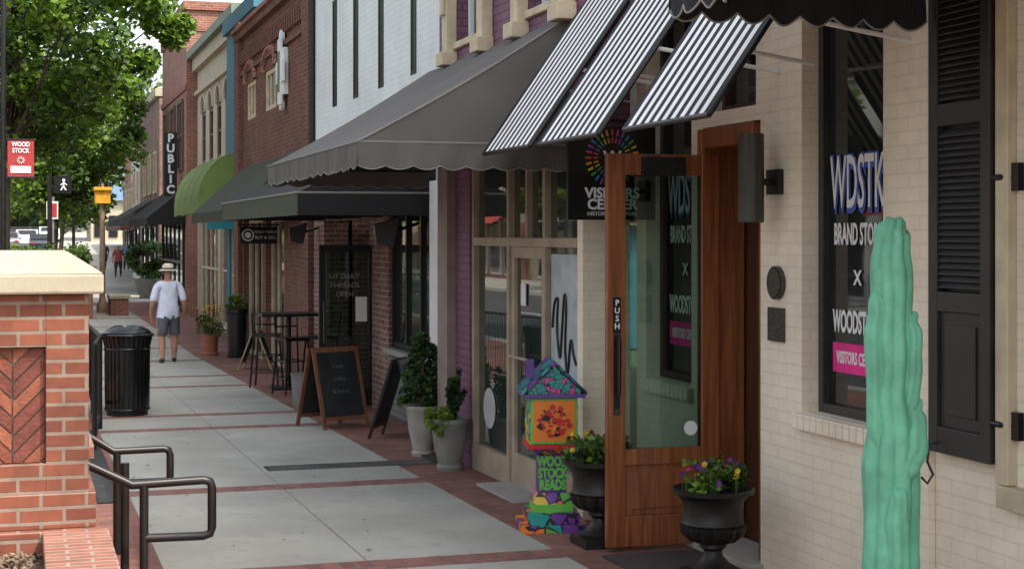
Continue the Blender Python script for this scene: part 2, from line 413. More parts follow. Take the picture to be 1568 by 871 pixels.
mb.box(x1-.008,x1-.002,y0+.07,y1-.07,1.54,3.3,blackp)
for za,zb in ((1.54,2.3),(2.4,3.3)):
    z=za+.02
    while z<zb-.03:
        mb.hexa([(x0+.004,y0+.07,z),(x0+.012,y0+.07,z-.006),(x0+.012,y1-.07,z-.006),(x0+.004,y1-.07,z),(x0+.03,y0+.07,z+.036),(x0+.038,y0+.07,z+.03),(x0+.038,y1-.07,z+.03),(x0+.03,y1-.07,z+.036)],shm); z+=.03
mb.build('panel',S,bevel=.003)
mb=MB()
for z in (2.05,.98):
    mb.tube([(4.05,5.9,z),(4.05,5.84,z),(4.09,5.78,z)],.014,black,n=8); mb.box(4.07,4.1,5.74,5.80,z-.06,z+.06,black)
mb.build('hinges',S)

# ---- wooden door
D=empty('wooden_door')
mb=MB(); X0,X1=3.43,4.18; YD=8.97; zb,zt=-.115,2.30
mb.box(X0,X0+.12,YD,YD+.05,zb,zt,wood); mb.box(X1-.12,X1,YD,YD+.05,zb,zt,wood)
mb.box(X0+.12,X1-.12,YD+.002,YD+.048,zt-.13,zt,wood); mb.box(X0+.12,X1-.12,YD+.002,YD+.048,zb,zb+.19,wood)
mb.box(X0+.12,X1-.12,YD+.002,YD+.048,zb+.50,zb+.60,wood)
mb.box(X0+.12,X1-.12,YD+.016,YD+.034,zb+.19,zb+.50,wood)
mb.box(X0+.16,X1-.16,YD+.008,YD+.034,zb+.23,zb+.46,wood)
mb.build('leaf',D,bevel=.005)
mb=MB(); mb.box(X0+.12,X1-.12,YD+.022,YD+.028,zb+.60,zt-.13,clear); mb.build('glass_pane',D)
mb=MB(); mb.box(X0+.035,X0+.085,YD-.008,YD,1.20,1.42,black)
mb.tube([(X0+.06,YD-.045,.82),(X0+.06,YD-.045,1.18)],.012,black,n=8)
for z in (.84,1.16): mb.tube([(X0+.06,YD-.045,z),(X0+.06,YD,z)],.01,black,n=8)
mb.box(X0+.04,X0+.08,YD-.006,YD,.70,1.19,black); mb.tube([(X0+.06,YD-.012,.72),(X0+.06,YD,.72)],.022,pl,n=14)
mb.box(X0+.22,X1-.25,YD-.05,YD-.004,zt-.135,zt-.02,black)
mb.tube([(X1-.19,YD+.016,.60),(X1-.19,YD+.014,.60)],.045,white,n=20)
mb.build('hardware',D)
for i,c in enumerate('PUSH'): text('push_'+c,c,.05,(X0+.06,YD-.011,1.385-i*.048),FRONT,wht,D,bold=.001,ext=.001)

# ---- striped awnings
for (a,b) in ((6.55,7.60),(7.98,9.0),(9.18,10.18)):
    A=empty('striped_awning'); mb=MB(); n=9
    xe,ze,xw,zw=3.0,2.36,4.09,3.93
    for i in range(2*n+1):
        ya=a+(b-a)*i/(2*n+1); yb=a+(b-a)*(i+1)/(2*n+1)
        mb.poly([(xe,ya,ze),(xe,yb,ze),(xw,yb,zw),(xw,ya,zw)],st_b if i%2==0 else st_w)
    mb.build('canopy',A,solid=.006)
    mb=MB()
    for y in (a,b): mb.tube([(xe,y,ze-.012),(xw,y,zw-.012)],.014,black,n=8)
    mb.tube([(xe,a,ze-.012),(xe,b,ze-.012)],.014,black,n=8)
    for y in (a+.02,b-.02): mb.tube([(3.35,y,2.83),(4.09,y,2.72)],.012,white,n=8)
    mb.build('frame',A,True)
A=empty('scalloped_awning'); mb=MB()
trim=M('awning_piping',(.25,.25,.24),.7)
scallop(mb,(2.73,6.38,0),(4.02,6.38,0),2.95,2.79,.045,8,fab_black,trim)
scallop(mb,(2.73,3.6,0),(2.73,6.38,0),2.95,2.79,.045,17,fab_black,trim)
mb.poly([(2.73,6.38,2.95),(4.02,6.38,2.95),(4.02,6.38,3.8)],fab_black)
mb.poly([(2.73,3.6,2.95),(2.73,6.38,2.95),(4.02,6.38,3.8),(4.02,3.6,3.8)],fab_black)
mb.build('canopy',A)
mb=MB()
for y in (4.2,5.2,6.3): mb.tube([(2.76,y,2.93),(4.08,y,2.93)],.015,black,n=8)
mb.build('frame',A)

# ---- visitor sign
S=empty('hanging_sign'); mb=MB(); ys=9.72
mb.box(3.44,4.06,ys,ys+.03,1.90,2.52,blackp)
mb.tube([(3.4,ys+.015,2.56),(4.09,ys+.015,2.56)],.012,black,n=8)
for x in (3.55,3.97): mb.tube([(x,ys+.015,2.5),(x,ys+.015,2.56)],.006,black,n=6)
cols=[(.6,.08,.04),(.7,.32,.03),(.6,.5,.05),(.1,.35,.1),(.05,.25,.5),(.3,.1,.4),(.6,.05,.25)]
for i in range(28):
    th=2*math.pi*i/28; c=math.cos(th); s_=math.sin(th); m_=M('logo_%d'%(i%7),cols[i%7],.5,var=0)
    for ra,rb in ((.10,.135),(.15,.19)):
        cx,cz=3.75,2.31; w=.005 if ra<.12 else .007
        mb.poly([(cx+c*ra-s_*w,ys-.004,cz+s_*ra+c*w),(cx+c*ra+s_*w,ys-.004,cz+s_*ra-c*w),(cx+c*rb+s_*w,ys-.004,cz+s_*rb-c*w),(cx+c*rb-s_*w,ys-.004,cz+s_*rb+c*w)],m_)
mb.build('board',S)
text('w','W',.12,(3.75,ys-.004,2.31),FRONT,wht,S,bold=.003)
text('line1','VISITORS',.095,(3.75,ys-.004,2.075),FRONT,wht,S,bold=.003)
text('line2','CENTER',.095,(3.75,ys-.004,2.0),FRONT,wht,S,bold=.003)
text('line3','HISTORY AND STORE',.036,(3.75,ys-.004,1.94),FRONT,wht,S)

# ---------------------------------------------------------------- purple building
B=empty('purple_brick_building'); mb=MB()
wall_x(mb,3.7,4.05,10.15,14.0,2.42,7.2,[(10.45,11.35,3.5,5.6),(12.45,13.4,3.5,5.6)],brick_purple)
mb.box(3.7,4.05,13.0,14.0,-.5,2.42,brick_purple)
mb.box(3.62,3.699,13.45,13.78,-.5,2.42,M('mauve_column',(.26,.20,.18),.7,bump=.2))
mb.box(3.7,4.05,10.15,10.26,-.5,2.42,brick_cream)
mb.box(4.052,14,10.153,10.3,7.0,7.2,brick_purple); mb.box(4.05,14,10.3,14,7.1,7.2,concl)
mb.build('walls',B)
mb=MB()
for a,b in ((10.45,11.35),(12.45,13.4)):
    window_x(mb,3.80,a,b,3.5,5.6,white,shop,.05,0,1)
    for y in (a-.16,b): 
        mb.box(3.60,3.698,y,y+.16,3.42,5.7,creamp); mb.box(3.55,3.698,y-.03,y+.19,3.30,3.42,creamp); mb.box(3.57,3.60,y+.03,y+.13,3.75,3.95,creamp); mb.box(3.57,3.60,y+.03,y+.13,4.4,4.6,creamp)
    mb.box(3.66,3.80,a,b,3.44,3.5,creamp); mb.box(3.58,3.80,a,b,5.6,5.9,creamp)
mb.build('window_surrounds',B,bevel=.008)
mb=MB(); fx=3.72
for y in (10.262,11.03,11.93,12.94): mb.box(fx,fx+.09,y,y+.06,-.3,2.36,tanframe)
mb.box(fx+.002,fx+.09,10.262,13.0,2.361,2.42,tanframe); mb.box(fx-.005,fx+.088,10.322,12.94,1.71,1.78,tanframe)
mb.box(fx+.003,fx+.088,12.0,12.94,-.3,.02,tanframe); mb.box(fx+.003,fx+.088,10.322,11.03,-.3,.10,tanframe)
mb.box(fx+.02,fx+.07,11.09,11.17,-.17,1.71,tanframe); mb.box(fx+.02,fx+.07,11.85,11.928,-.17,1.71,tanframe); mb.box(fx+.02,fx+.07,11.17,11.85,-.17,.08,tanframe); mb.box(fx+.02,fx+.07,11.17,11.85,1.62,1.71,tanframe)
mb.box(fx+.002,fx+.08,11.47,11.51,1.78,2.36,tanframe); 
mb.box(fx-.25,fx+.05,11.03,11.99,-.35,-.17,concl)
mb.tube([(fx-.04,11.25,.85),(fx-.04,11.8,.85)],.014,tanframe,n=8)
mb.build('storefront_frame',B,bevel=.004)
mb=MB(); sg2=glass_shop('shop_glass_bright',(.02,.028,.024),2.0)
mb.poly([(fx+.05,10.27,-.3),(fx+.05,12.97,-.3),(fx+.05,12.97,2.4),(fx+.05,10.27,2.4)],sg2)
mb.build('storefront_glass',B)
mb=MB(); post=M('window_art',(.40,.47,.50),.5)
mb.box(fx+.038,fx+.042,10.36,10.99,.55,1.66,post)
scr=[(0,0),(.04,.25),(.12,.3),(.10,.0),(.16,-.3),(.2,-.1),(.26,.35),(.30,.2),(.28,-.2),(.33,-.45),(.4,-.1),(.46,-.25),(.52,-.35)]
cp_=[]
for i in range(len(scr)-1):
    p0=scr[max(i-1,0)];p1=scr[i];p2=scr[i+1];p3=scr[min(i+2,len(scr)-1)]
    for k in range(6):
        f=k/6
        cp_.append(tuple(.5*((2*p1[j])+(-p0[j]+p2[j])*f+(2*p0[j]-5*p1[j]+4*p2[j]-p3[j])*f*f+(-p0[j]+3*p1[j]-3*p2[j]+p3[j])*f**3) for j in (0,1)))
mb.tube([(fx+.03,10.94-p[0],1.12+p[1]*.7) for p in cp_],.009,black,n=6)
mb.build('window_poster',B)
mb=MB(); wv=M('white_vinyl_curve',(.45,.45,.45),.5)
mb.lathe(0,0,0,[(.17,0),(.17,.004)],wv,n=40)
mb.build('window_decal',B,loc=(fx+.042,12.6,.35),rot=(0,-math.pi/2,0))
mb=MB(); mb.box(fx+.034,fx+.04,11.6,11.72,1.25,1.42,wht); mb.build('window_notice',B)
A=empty('grey_awning'); mb=MB()
xe,xw,ya,yb,ze,zw=2.17,3.69,10.36,14.4,2.43,3.34
def sag(u): return -.03*math.sin(math.pi*u)
nseg=8
for i in range(nseg):
    u,v=i/nseg,(i+1)/nseg
    def pt(u,y): return (xe+(xw-xe)*u,y,ze+(zw-ze)*u+sag(u))
    for k in range(4):
        a=ya+(yb-ya)*k/4; b=ya+(yb-ya)*(k+1)/4
        mb.poly([pt(u,a),pt(u,b),pt(v,b),pt(v,a)],fab_grey)
    for y in (ya,yb): mb.poly([(xe+(xw-xe)*u,y,ze),(xe+(xw-xe)*v,y,ze),pt(v,y),pt(u,y)],fab_grey)
scallop(mb,(xe,ya,0),(xw,ya,0),ze,ze-.16,.025,8,fab_grey,fab_greyl)
scallop(mb,(xe,ya,0),(xe,yb,0),ze,ze-.16,.025,20,fab_grey,fab_greyl)
scallop(mb,(xe,yb,0),(xw,yb,0),ze,ze-.16,.025,8,fab_grey,fab_greyl)
mb.tube([(xe,yb,ze),(xe,ya,ze),(xw,ya,ze)],.008,fab_greyl,n=6); mb.tube([pt(i/8,ya) for i in range(9)],.009,fab_greyl,n=6)
mb.build('canopy',A)
mb=MB()
for y in np.linspace(ya+.04,yb-.04,5): mb.tube([(xe+.02,y,ze-.03),(xw,y,ze-.03)],.014,black,n=6)
mb.tube([(xe+.02,ya+.02,ze-.03),(xe+.02,yb-.02,ze-.03)],.014,black,n=6)
mb.build('frame',A)

# ---------------------------------------------------------------- white building
B=empty('white_brick_building'); mb=MB()
slots=[(15.2,15.5),(16.5,16.75),(18.1,18.38),(19.55,19.85),(20.95,21.25)]
wall_x(mb,4.1,4.5,14.0,22.7,2.35,7.6,[(a,b,3.55,5.0) for a,b in slots],brick_white)
mb.box(4.0,4.098,15.0,15.55,-.5,2.35,white)
mb.box(4.1,4.5,14.0,15.85,-.5,2.35,brick_white)
mb.box(4.1,4.5,15.85,17.85,-.5,.50,brick_grey); mb.box(4.1,4.5,15.85,17.85,2.10,2.35,fab_black)
mb.box(4.1,4.5,17.85,18.9,-.5,2.35,brick_old); mb.box(4.1,4.5,21.9,22.7,-.5,2.35,brick_old)
mb.box(4.12,4.5,18.9,21.9,2.0,2.35,brick_old)
mb.box(4.45,5.4,18.75,18.9,-.5,2.35,brick_old); mb.box(4.45,5.4,21.9,22.05,-.5,2.35,brick_old)
mb.box(4.502,14,14.0,14.3,2.35,7.6,brick_white); mb.box(4.1,14,14.3,22.7,7.5,7.6,concl)
mb.build('walls',B)
mb=MB()
slotm=M('slot_black',(.008,.009,.01),.4)
for a,b in slots: window_x(mb,4.093,a,b,3.55,5.0,slotm,slotm,.05,dep=.012)
window_x(mb,4.14,15.85,17.85,.50,2.10,blackp,shop,.07,2,0)
window_x(mb,5.0,18.9,21.9,-.4,2.0,blackp,shop,.08,3,0)
mb.box(4.03,4.098,15.8,17.9,.44,.50,concl)
mb.build('windows',B)
mb=MB(); mb.tube([(4.06,22.6,7.4),(4.06,22.6,2.5)],.04,black,n=10); mb.build('downpipe',B)
A=empty('black_awning'); mb=MB()
xe,ya,yb=2.66,15.65,21.8
mb.poly([(xe,ya,2.23),(xe,yb,2.23),(4.09,yb,2.9),(4.09,ya,2.9)],fab_black)
mb.poly([(xe,ya,2.23),(4.09,ya,2.9),(4.09,ya,2.23)],fab_black)
mb.poly([(xe,ya,2.0),(xe,ya,2.23),(4.09,ya,2.23),(4.09,ya,2.0)],fab_black)
mb.poly([(xe,ya,2.0),(xe,yb,2.0),(xe,yb,2.23),(xe,ya,2.23)],fab_green)
mb.poly([(xe,yb,2.0),(xe,yb,2.23),(4.09,yb,2.23),(4.09,yb,2.0)],fab_black)
mb.tube([(xe,yb,2.23),(xe,ya,2.23),(4.09,ya,2.23)],.012,fab_greyl,n=6)
for y in np.linspace(ya+.05,yb-.05,6): mb.tube([(xe+.03,y,2.02),(4.09,y,2.02)],.012,black,n=6)
mb.build('canopy',A)
D=empty('black_glass_door'); mb=MB(); yD=18.75; X0,X1=3.45,4.14; z0=gz(18.7)+.02; z1=1.68
mb.box(X0,X0+.08,yD,yD+.05,z0,z1,blackp); mb.box(X1-.08,X1,yD,yD+.05,z0,z1,blackp)
mb.box(X0+.08,X1-.08,yD+.002,yD+.048,z1-.09,z1,blackp); mb.box(X0+.08,X1-.08,yD+.002,yD+.048,z0,z0+.22,blackp)
mb.box(X0+.08,X1-.08,yD+.02,yD+.028,z0+.22,z1-.09,clear)
mb.tube([(X0+.05,yD-.05,.5),(X0+.05,yD-.05,1.0)],.012,pl,n=8)
mb.build('leaf',D)
dim=M('vinyl_dim',(.25,.25,.25),.6)
for i,s_ in enumerate(('LIT DAILY','THREADS','OPEN')): text('door_text',s_,.085,((X0+X1)/2-.03,yD+.012,1.30-i*.11),FRONT,dim,D,ext=.001)
mb=MB(); mb.box(X1-.24,X1-.1,yD+.01,yD+.018,.75,1.05,white); mb.build('notice',D)
for (x,y,z) in ((3.72,16.3,1.83),(3.8,22.3,1.83)):
    mb=MB(); mb.hexa([(-.13,-.1,-.12),(.05,-.14,-.16),(.08,.12,-.16),(-.10,.12,-.12),(-.15,-.1,.08),(.12,-.14,.16),(.14,.12,.16),(-.12,.12,.08)],blackp)
    mb.tube([(.05,0,0),(.36,0,.1)],.02,black,n=8); mb.build('wall_speaker',None,loc=(x,y,z),bevel=.01)

# ---------------------------------------------------------------- red brick building
B=empty('red_brick_building'); mb=MB()
wall_x(mb,4.1,4.5,22.7,31.0,-.6,5.55,[(25.4,27.4,-.6,2.1),(27.8,30.2,-.6,2.1),(26.2,27.5,3.95,4.65),(28.6,29.8,3.95,4.65)],brick_dark)
mb.box(4.02,4.098,22.72,23.3,-.6,5.9,brick_dark); mb.box(4.02,4.098,30.4,31.0,-.6,5.9,brick_dark)
for i in range(32): mb.box(4.03,4.098,23.35+i*.22,23.35+i*.22+.11,5.05,5.3,brick_dark)
mb.box(4.0,4.5,22.7,31.0,5.552,5.7,brick_dark); mb.box(4.05,4.098,23.3,30.4,4.85,4.93,brick_dark); mb.box(3.95,4.52,22.69,31.01,5.702,5.78,brick_red)
mb.box(4.5,14,22.71,23.0,2,5.7,brick_dark); mb.box(4.5,14,30.7,31.0,2,5.7,brick_red)
mb.build('walls',B)
mb=MB()
window_x(mb,4.12,26.2,27.5,3.95,4.65,creamp,shop,.08,2,0); window_x(mb,4.12,28.6,29.8,3.95,4.65,creamp,shop,.08,2,0)
for a,b in ((26.2,27.5),(28.6,29.8)): mb.tube([(4.09,(a+b)/2+(b-a)*.55*math.cos(math.pi*k/10),4.65+.35*math.sin(math.pi*k/10)) for k in range(11)],.07,brick_red,n=6)
window_x(mb,4.2,25.4,27.4,-.45,2.1,creamp,shop,.07,2,0); window_x(mb,4.2,27.8,30.2,-.45,2.1,creamp,shop,.07,2,0)
mb.build('windows',B)
mb=MB()
mb.box(4.02,4.095,24.95,25.45,4.05,4.80,white); mb.box(3.98,4.02,25.05,25.35,3.9,4.95,white); mb.box(3.99,4.02,24.82,25.58,4.25,4.6,white)
mb.tube([(4.0,25.2,4.98),(4.06,25.2,4.98)],.12,white,n=14); mb.tube([(4.0,25.2,3.9),(4.06,25.2,3.9)],.10,white,n=14)
mb.box(3.972,3.98,25.1,25.3,4.1,4.75,M('emblem_green',(.10,.2,.12),.6))
mb.build('facade_emblem',B,bevel=.02)
A=empty('dark_awning'); mb=MB(); xe,ya,yb=3.1,23.6,30.0
for i in range(46):
    a=ya+(yb-ya)*i/46; b=ya+(yb-ya)*(i+1)/46; m_=fab_black if i%2 else fab_green
    mb.poly([(xe,a,2.2),(xe,b,2.2),(4.09,b,3.1),(4.09,a,3.1)],m_)
    mb.poly([(xe,a,2.02),(xe,b,2.02),(xe,b,2.2),(xe,a,2.2)],m_)
mb.poly([(xe,ya,2.2),(4.09,ya,3.1),(4.09,ya,2.2)],fab_black); mb.poly([(xe,ya,2.02),(xe,ya,2.2),(4.09,ya,2.2),(4.09,ya,2.02)],fab_black)
mb.build('canopy',A)
S=empty('hanging_sign'); mb=MB(); mb.box(3.44,4.05,25.8,25.83,1.66,1.94,blackp); mb.tube([(3.4,25.81,1.97),(4.09,25.81,1.97)],.012,black); mb.build('board',S)
mb2=MB(); mb2.tube([(3.57,25.797,1.80),(3.57,25.793,1.80)],.10,white,n=24); mb2.tube([(3.57,25.793,1.80),(3.57,25.790,1.80)],.08,blackp,n=24); mb2.tube([(3.57,25.790,1.80),(3.57,25.788,1.80)],.05,white,n=24); mb2.build('logo',S)
text('t1','PEACH + PORCH',.06,(3.86,25.795,1.85),FRONT,wht,S,sx=.8); text('t2','BUY & SELL',.07,(3.86,25.795,1.76),FRONT,wht,S)
S=empty('hanging_sign'); mb=MB(); tg=M('sign_teal',(.015,.20,.23),.5); mb.box(3.6,4.5,32.0,32.04,1.92,2.08,tg); mb.tube([(3.6,32.02,2.12),(4.52,32.02,2.12)],.012,black); mb.build('board',S)

teal=M('teal_stucco',(.05,.17,.24),.8,bump=.2,scale=2,var=.1)
B=empty('teal_building'); mb=MB()
wall_x(mb,4.5,4.9,31.0,36.0,-.6,6.6,[(31.5,35.5,-.6,2.3)],teal)
mb.box(4.4,4.5,31.0,36.0,6.3,6.62,teal); mb.box(4.9,14,31,31.3,-.6,6.6,teal)
mb.build('walls',B)
mb=MB(); window_x(mb,4.55,31.5,35.5,-.5,2.3,creamp,shop,.08,3,1)
mb.tube([(4.49,33.4,4.9),(4.46,33.4,4.9)],.42,white,n=32); mb.tube([(4.46,33.4,4.9),(4.455,33.4,4.9)],.36,teal,n=32)
mb.tube([(4.455,33.4,5.08),(4.45,33.4,5.08)],.12,white,n=20); mb.tube([(4.455,33.4,4.72),(4.45,33.4,4.72)],.12,white,n=20)
mb.build('windows',B)
cst=M('cream_stucco',(.42,.37,.27),.8,bump=.2,scale=2,var=.1)
B=empty('cream_arcade_building'); mb=MB()
ops=[(36.8+i*1.75,37.7+i*1.75,3.8,5.2) for i in range(5)]
wall_x(mb,4.9,5.3,36.0,45.9,-.6,7.0,ops+[(36.5,40.5,-.6,2.3),(41,45.4,-.6,2.3)],cst)
mb.box(4.6,5.3,35.98,46,6.85,7.08,M('green_cornice',(.16,.20,.15),.7)); mb.box(4.75,4.9,36,45.9,6.5,6.85,cst); mb.box(4.8,4.9,36,45.9,5.8,5.9,cst)
mb.box(5.3,14,36.0,36.3,2,7,brick_red)
mb.build('walls',B)
mb=MB(); bfr=M('brown_frame',(.12,.08,.06),.6)
for a,b,_,_ in ops:
    window_x(mb,4.92,a,b,3.8,5.2,bfr,shop,.08,0,1)
    c=(a+b)/2; r=(b-a)/2
    mb.poly([(4.895,c+r*math.cos(math.pi*k/12),5.2+r*math.sin(math.pi*k/12)) for k in range(13)],shop)
    mb.tube([(4.89,c+(r+.05)*math.cos(math.pi*k/12),5.2+(r+.05)*math.sin(math.pi*k/12)) for k in range(13)],.05,cst,n=6)
window_x(mb,4.95,36.5,40.5,-.5,2.3,creamp,shop,.08,3,1); window_x(mb,4.95,41,45.4,-.5,2.3,creamp,shop,.08,3,1)
mb.build('windows',B)
A=empty('green_awning'); mb=MB(); ya,yb=33.0,38.2; prof=[]
for k in range(9):
    th=math.pi/2*k/8; prof.append((4.48-.95*math.sin(th),2.45+1.1*math.cos(th)))
for (p,q) in zip(prof,prof[1:]): mb.poly([(p[0],ya,p[1]),(p[0],yb,p[1]),(q[0],yb,q[1]),(q[0],ya,q[1])],fab_lime)
mb.poly([(p[0],ya,p[1]) for p in prof]+[(4.48,ya,2.45)],fab_lime); mb.poly([(p[0],yb,p[1]) for p in prof]+[(4.48,yb,2.45)],fab_lime)
for y in np.linspace(ya,yb,5): mb.tube([(p[0]-.001,y,p[1]+.001) for p in prof],.009,fab_lime,n=5)
scallop(mb,(3.53,ya,0),(3.53,yb,0),2.45,2.27,.04,18,fab_lime,fab_green); scallop(mb,(3.53,ya,0),(4.48,ya,0),2.45,2.27,.04,4,fab_lime,fab_green)
mb.build('canopy',A)
B=empty('tall_brick_building'); mb=MB()
mb.box(4.6,16,46.0,54.0,-.7,8.3,brick_red2); mb.box(4.5,16.1,45.9,54.1,8.302,8.55,brick_red); mb.box(4.55,4.598,46,54,6.0,6.15,brick_red); mb.box(4.56,16,45.95,45.998,7.7,7.8,brick_red)
for i in range(18): mb.box(4.52,4.598,46.1+i*.44,46.3+i*.44,7.9,8.3,brick_red)
mb.build('walls',B)
mb=MB()
for i in range(3): window_x(mb,4.53,46.8+i*2.4,48.2+i*2.4,3.7,5.8,bfr,shop,.1,1,1)
window_x(mb,4.53,46.5,53.5,-.4,2.4,blackp,shop,.1,4,1)
mb.build('windows',B)
S=empty('blade_sign'); mb=MB(); mb.box(4.10,4.47,47.5,47.62,2.95,4.85,blackp); mb.tube([(4.1,47.56,4.6),(4.6,47.56,4.6)],.02,black); mb.tube([(4.1,47.56,3.1),(4.6,47.56,3.1)],.02,black); mb.build('board',S)
for i,c in enumerate('PUBLIC'): text('letter_'+str(i),c,.34,(4.285,47.495,4.67-i*.305),FRONT,wht,S,bold=.014)
A=empty('storefront_awning'); mb=MB()
mb.poly([(3.5,46.2,2.3),(3.5,53.8,2.3),(4.6,53.8,3.2),(4.6,46.2,3.2)],fab_black); mb.poly([(3.5,46.2,2.1),(3.5,53.8,2.1),(3.5,53.8,2.3),(3.5,46.2,2.3)],fab_black); mb.poly([(3.5,46.2,2.1),(3.5,46.2,2.3),(4.6,46.2,3.2),(4.6,46.2,2.1)],fab_black)
mb.build('canopy',A)
fars=[(60,70,7.0,brick_old),(70.2,84,6.0,white),(84.2,98,8.0,cst),(98.2,118,7.5,brick_red2),(118.2,140,6,teal)]
for i,(a,b,h,m_) in enumerate(fars):
    B=empty('distant_shop_building'); mb=MB(); X=5+(a-60)*.061
    mb.box(X,X+12,a,b,-1,h,m_); mb.box(X-.15,X+12.1,a-.05,b+.05,h+.002,h+.3,conc_cap); mb.build('walls',B)
    mb=MB(); y=a+1
    while y<b-1.6:
        window_x(mb,X-.07,y,y+1.2,3.4,5.0,creamp,shop,.1); window_x(mb,X-.07,y-.2,y+1.6,gz(a)+.4,2.2,blackp,shop,.1); y+=2.6
    mb.build('windows',B)
    mb=MB(); am=[fab_black,fab_grey,M('awning_red',(.30,.04,.03),.8),fab_black,fab_green][i]
    mb.poly([(X-1.4,a+1,2.4),(X-1.4,b-1,2.4),(X,b-1,3.2),(X,a+1,3.2)],am); mb.poly([(X-1.4,a+1,2.15),(X-1.4,b-1,2.15),(X-1.4,b-1,2.4),(X-1.4,a+1,2.4)],am); mb.poly([(X-1.4,a+1,2.15),(X-1.4,a+1,2.4),(X,a+1,3.2),(X,a+1,2.15)],am); mb.build('awning',B)
B=empty('blue_roof_building'); mb=MB(); br_=M('blue_metal_roof',(.10,.16,.24),.5)
mb.box(6.3,12,150,160,0,5.0,cst); mb.poly([(6,149.5,5.0),(12.5,149.5,5.0),(12.5,155,8.6),(6,155,8.6)],br_); mb.poly([(6,160.5,5.0),(12.5,160.5,5.0),(12.5,155,8.6),(6,155,8.6)],br_)
for k in range(4): mb.box(6.6+k*1.3,7.4+k*1.3,149.9,149.99,1.6,3.6,blackp)
mb.build('walls_and_roof',B)

ocol=[brick_red,cst,brick_dark,brick_red2,white,brick_old,cst,brick_red]
y=0
for i in range(11):
    w=R.uniform(9,14); h=R.uniform(5.5,8.5); X=-17.5+gx(y+w)*.9
    B=empty('opposite_shop_building'); mb=MB(); m_=ocol[i%8]
    mb.box(X-10,X,y,y+w-.02,-1.2,h,m_); mb.box(X-10,X+.2,y,y+w-.02,h+.002,h+.3,conc_cap); mb.build('walls',B)
    mb=MB(); yy=y+.8
    while yy<y+w-2:
        for za,zb in ((3.6,5.2),(gz(y)+.3,2.5)):
            mb.box(X+.002,X+.05,yy-.1,yy+1.6,za-.1,zb+.1,white); mb.box(X+.052,X+.06,yy,yy+1.5,za,zb,shop)
        yy+=2.5
    mb.build('windows',B)
    mb=MB(); mb.poly([(X+1.3,y+.5,2.4),(X+1.3,y+w-.5,2.4),(X,y+w-.5,3.2),(X,y+.5,3.2)],[fab_lime,fab_black,fab_grey,M('awning_red',(.30,.04,.03),.8)][i%4]); mb.build('awning',B)
    y+=w

# ---------------------------------------------------------------- trees
def leaves(mb,centers,cr,n,size,rng,mats,flat=.7,weights=None):
    k=len(centers)
    for i in range(n):
        c=centers[rng.randrange(k)]
        d=Vector((rng.gauss(0,1),rng.gauss(0,1),rng.gauss(0,1)*flat)); 
        d=d.normalized()*(rng.random()**.5)*c[3]
        p=Vector(c[:3])+d
        a=Vector((rng.gauss(0,1),rng.gauss(0,1),rng.gauss(0,.6))).normalized()
        b=a.cross(Vector((rng.gauss(0,1),rng.gauss(0,1),rng.gauss(0,1)+.8))).normalized()
        s=size*rng.uniform(.6,1.3); q=s*.34
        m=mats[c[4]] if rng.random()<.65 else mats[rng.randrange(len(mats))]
        mb.poly([p-a*s*.5,p+b*q,p+a*s*.5,p-b*q],m)
def tree(name,x,y,z0,h0,cen,rad,nc,nl,ls,seed,mats=None,cr=.55,tr=.14,extra=()):
    rng=random.Random(seed); mats=mats or [L1,L2,L3]
    T=empty(name); cs=[]
    for i in range(nc):
        while True:
            d=Vector((rng.uniform(-1,1),rng.uniform(-1,1),rng.uniform(-1,1)))
            if .25<d.length<1: break
        p=Vector((cen[0]+d.x*rad[0],cen[1]+d.y*rad[1],cen[2]+d.z*rad[2]))
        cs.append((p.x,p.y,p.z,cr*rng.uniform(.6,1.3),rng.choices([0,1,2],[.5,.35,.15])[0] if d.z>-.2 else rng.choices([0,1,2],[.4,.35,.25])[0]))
    cs+=list(extra)
    mb=MB(); top=Vector((cen[0],cen[1],cen[2]+rad[2]*.4)); fork=Vector((x+(cen[0]-x)*.3,y+(cen[1]-y)*.3,z0+h0))
    mb.tube([(x,y,z0-.1),(x,y,z0+.3),fork,fork.lerp(top,.5),top],[tr*1.5,tr,tr*.75,tr*.45,.02],bark,n=10)
    for c in cs[::max(1,nc//26)]:
        p=Vector(c[:3]); s=fork.lerp(top,rng.uniform(0,.6)); mid=s.lerp(p,.5)+Vector((0,0,rng.uniform(-.1,.25)))
        mb.tube([s,mid,p],[tr*.35,tr*.2,.01],bark,n=6)
    mb.build('trunk',T,True)
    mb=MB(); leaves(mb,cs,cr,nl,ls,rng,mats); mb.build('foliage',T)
    return T
ex=[(2.6,31.5,6.0,.35,0),(2.9,31.5,5.7,.28,0),(3.1,31.5,5.95,.25,0),(2.3,31.5,5.2,.35,0),(2.0,31,4.6,.3,0),(2.4,31.2,6.4,.35,0)]
tree('maple_tree',-.30,33,gz(33),2.8,(-.25,33,6.9),(3.4,3.2,3.5),120,48000,.16,3,cr=.66,extra=ex)
tree('maple_tree',1.0,54,gz(54),2.8,(1.5,54,5.1),(2.3,2.4,2.7),60,20000,.19,5,cr=.62)
tree('maple_tree',-1.2,66,gz(66),2.8,(-.4,66,5.8),(3.6,3,3.2),60,16000,.24,8,cr=.75)
tree('maple_tree',2.0,86,gz(86),2.8,(2.6,86,5.4),(2.4,3,2.9),50,9000,.30,9,cr=.85)
tree('street_tree',-13.6,60,gz(60),2.5,(-13.6,60,5.0),(3,3,3),50,7000,.32,21,cr=.8)
tree('street_tree',-13.6,44,gz(44),2.5,(-13.6,44,5.0),(3,3,3),50,7000,.32,22,cr=.8)
tree('street_tree',-13.0,82,gz(82),2.5,(-12.0,82,5.0),(3.3,3,3.2),50,7000,.34,23,cr=.8)
rng=random.Random(4); cs=[]
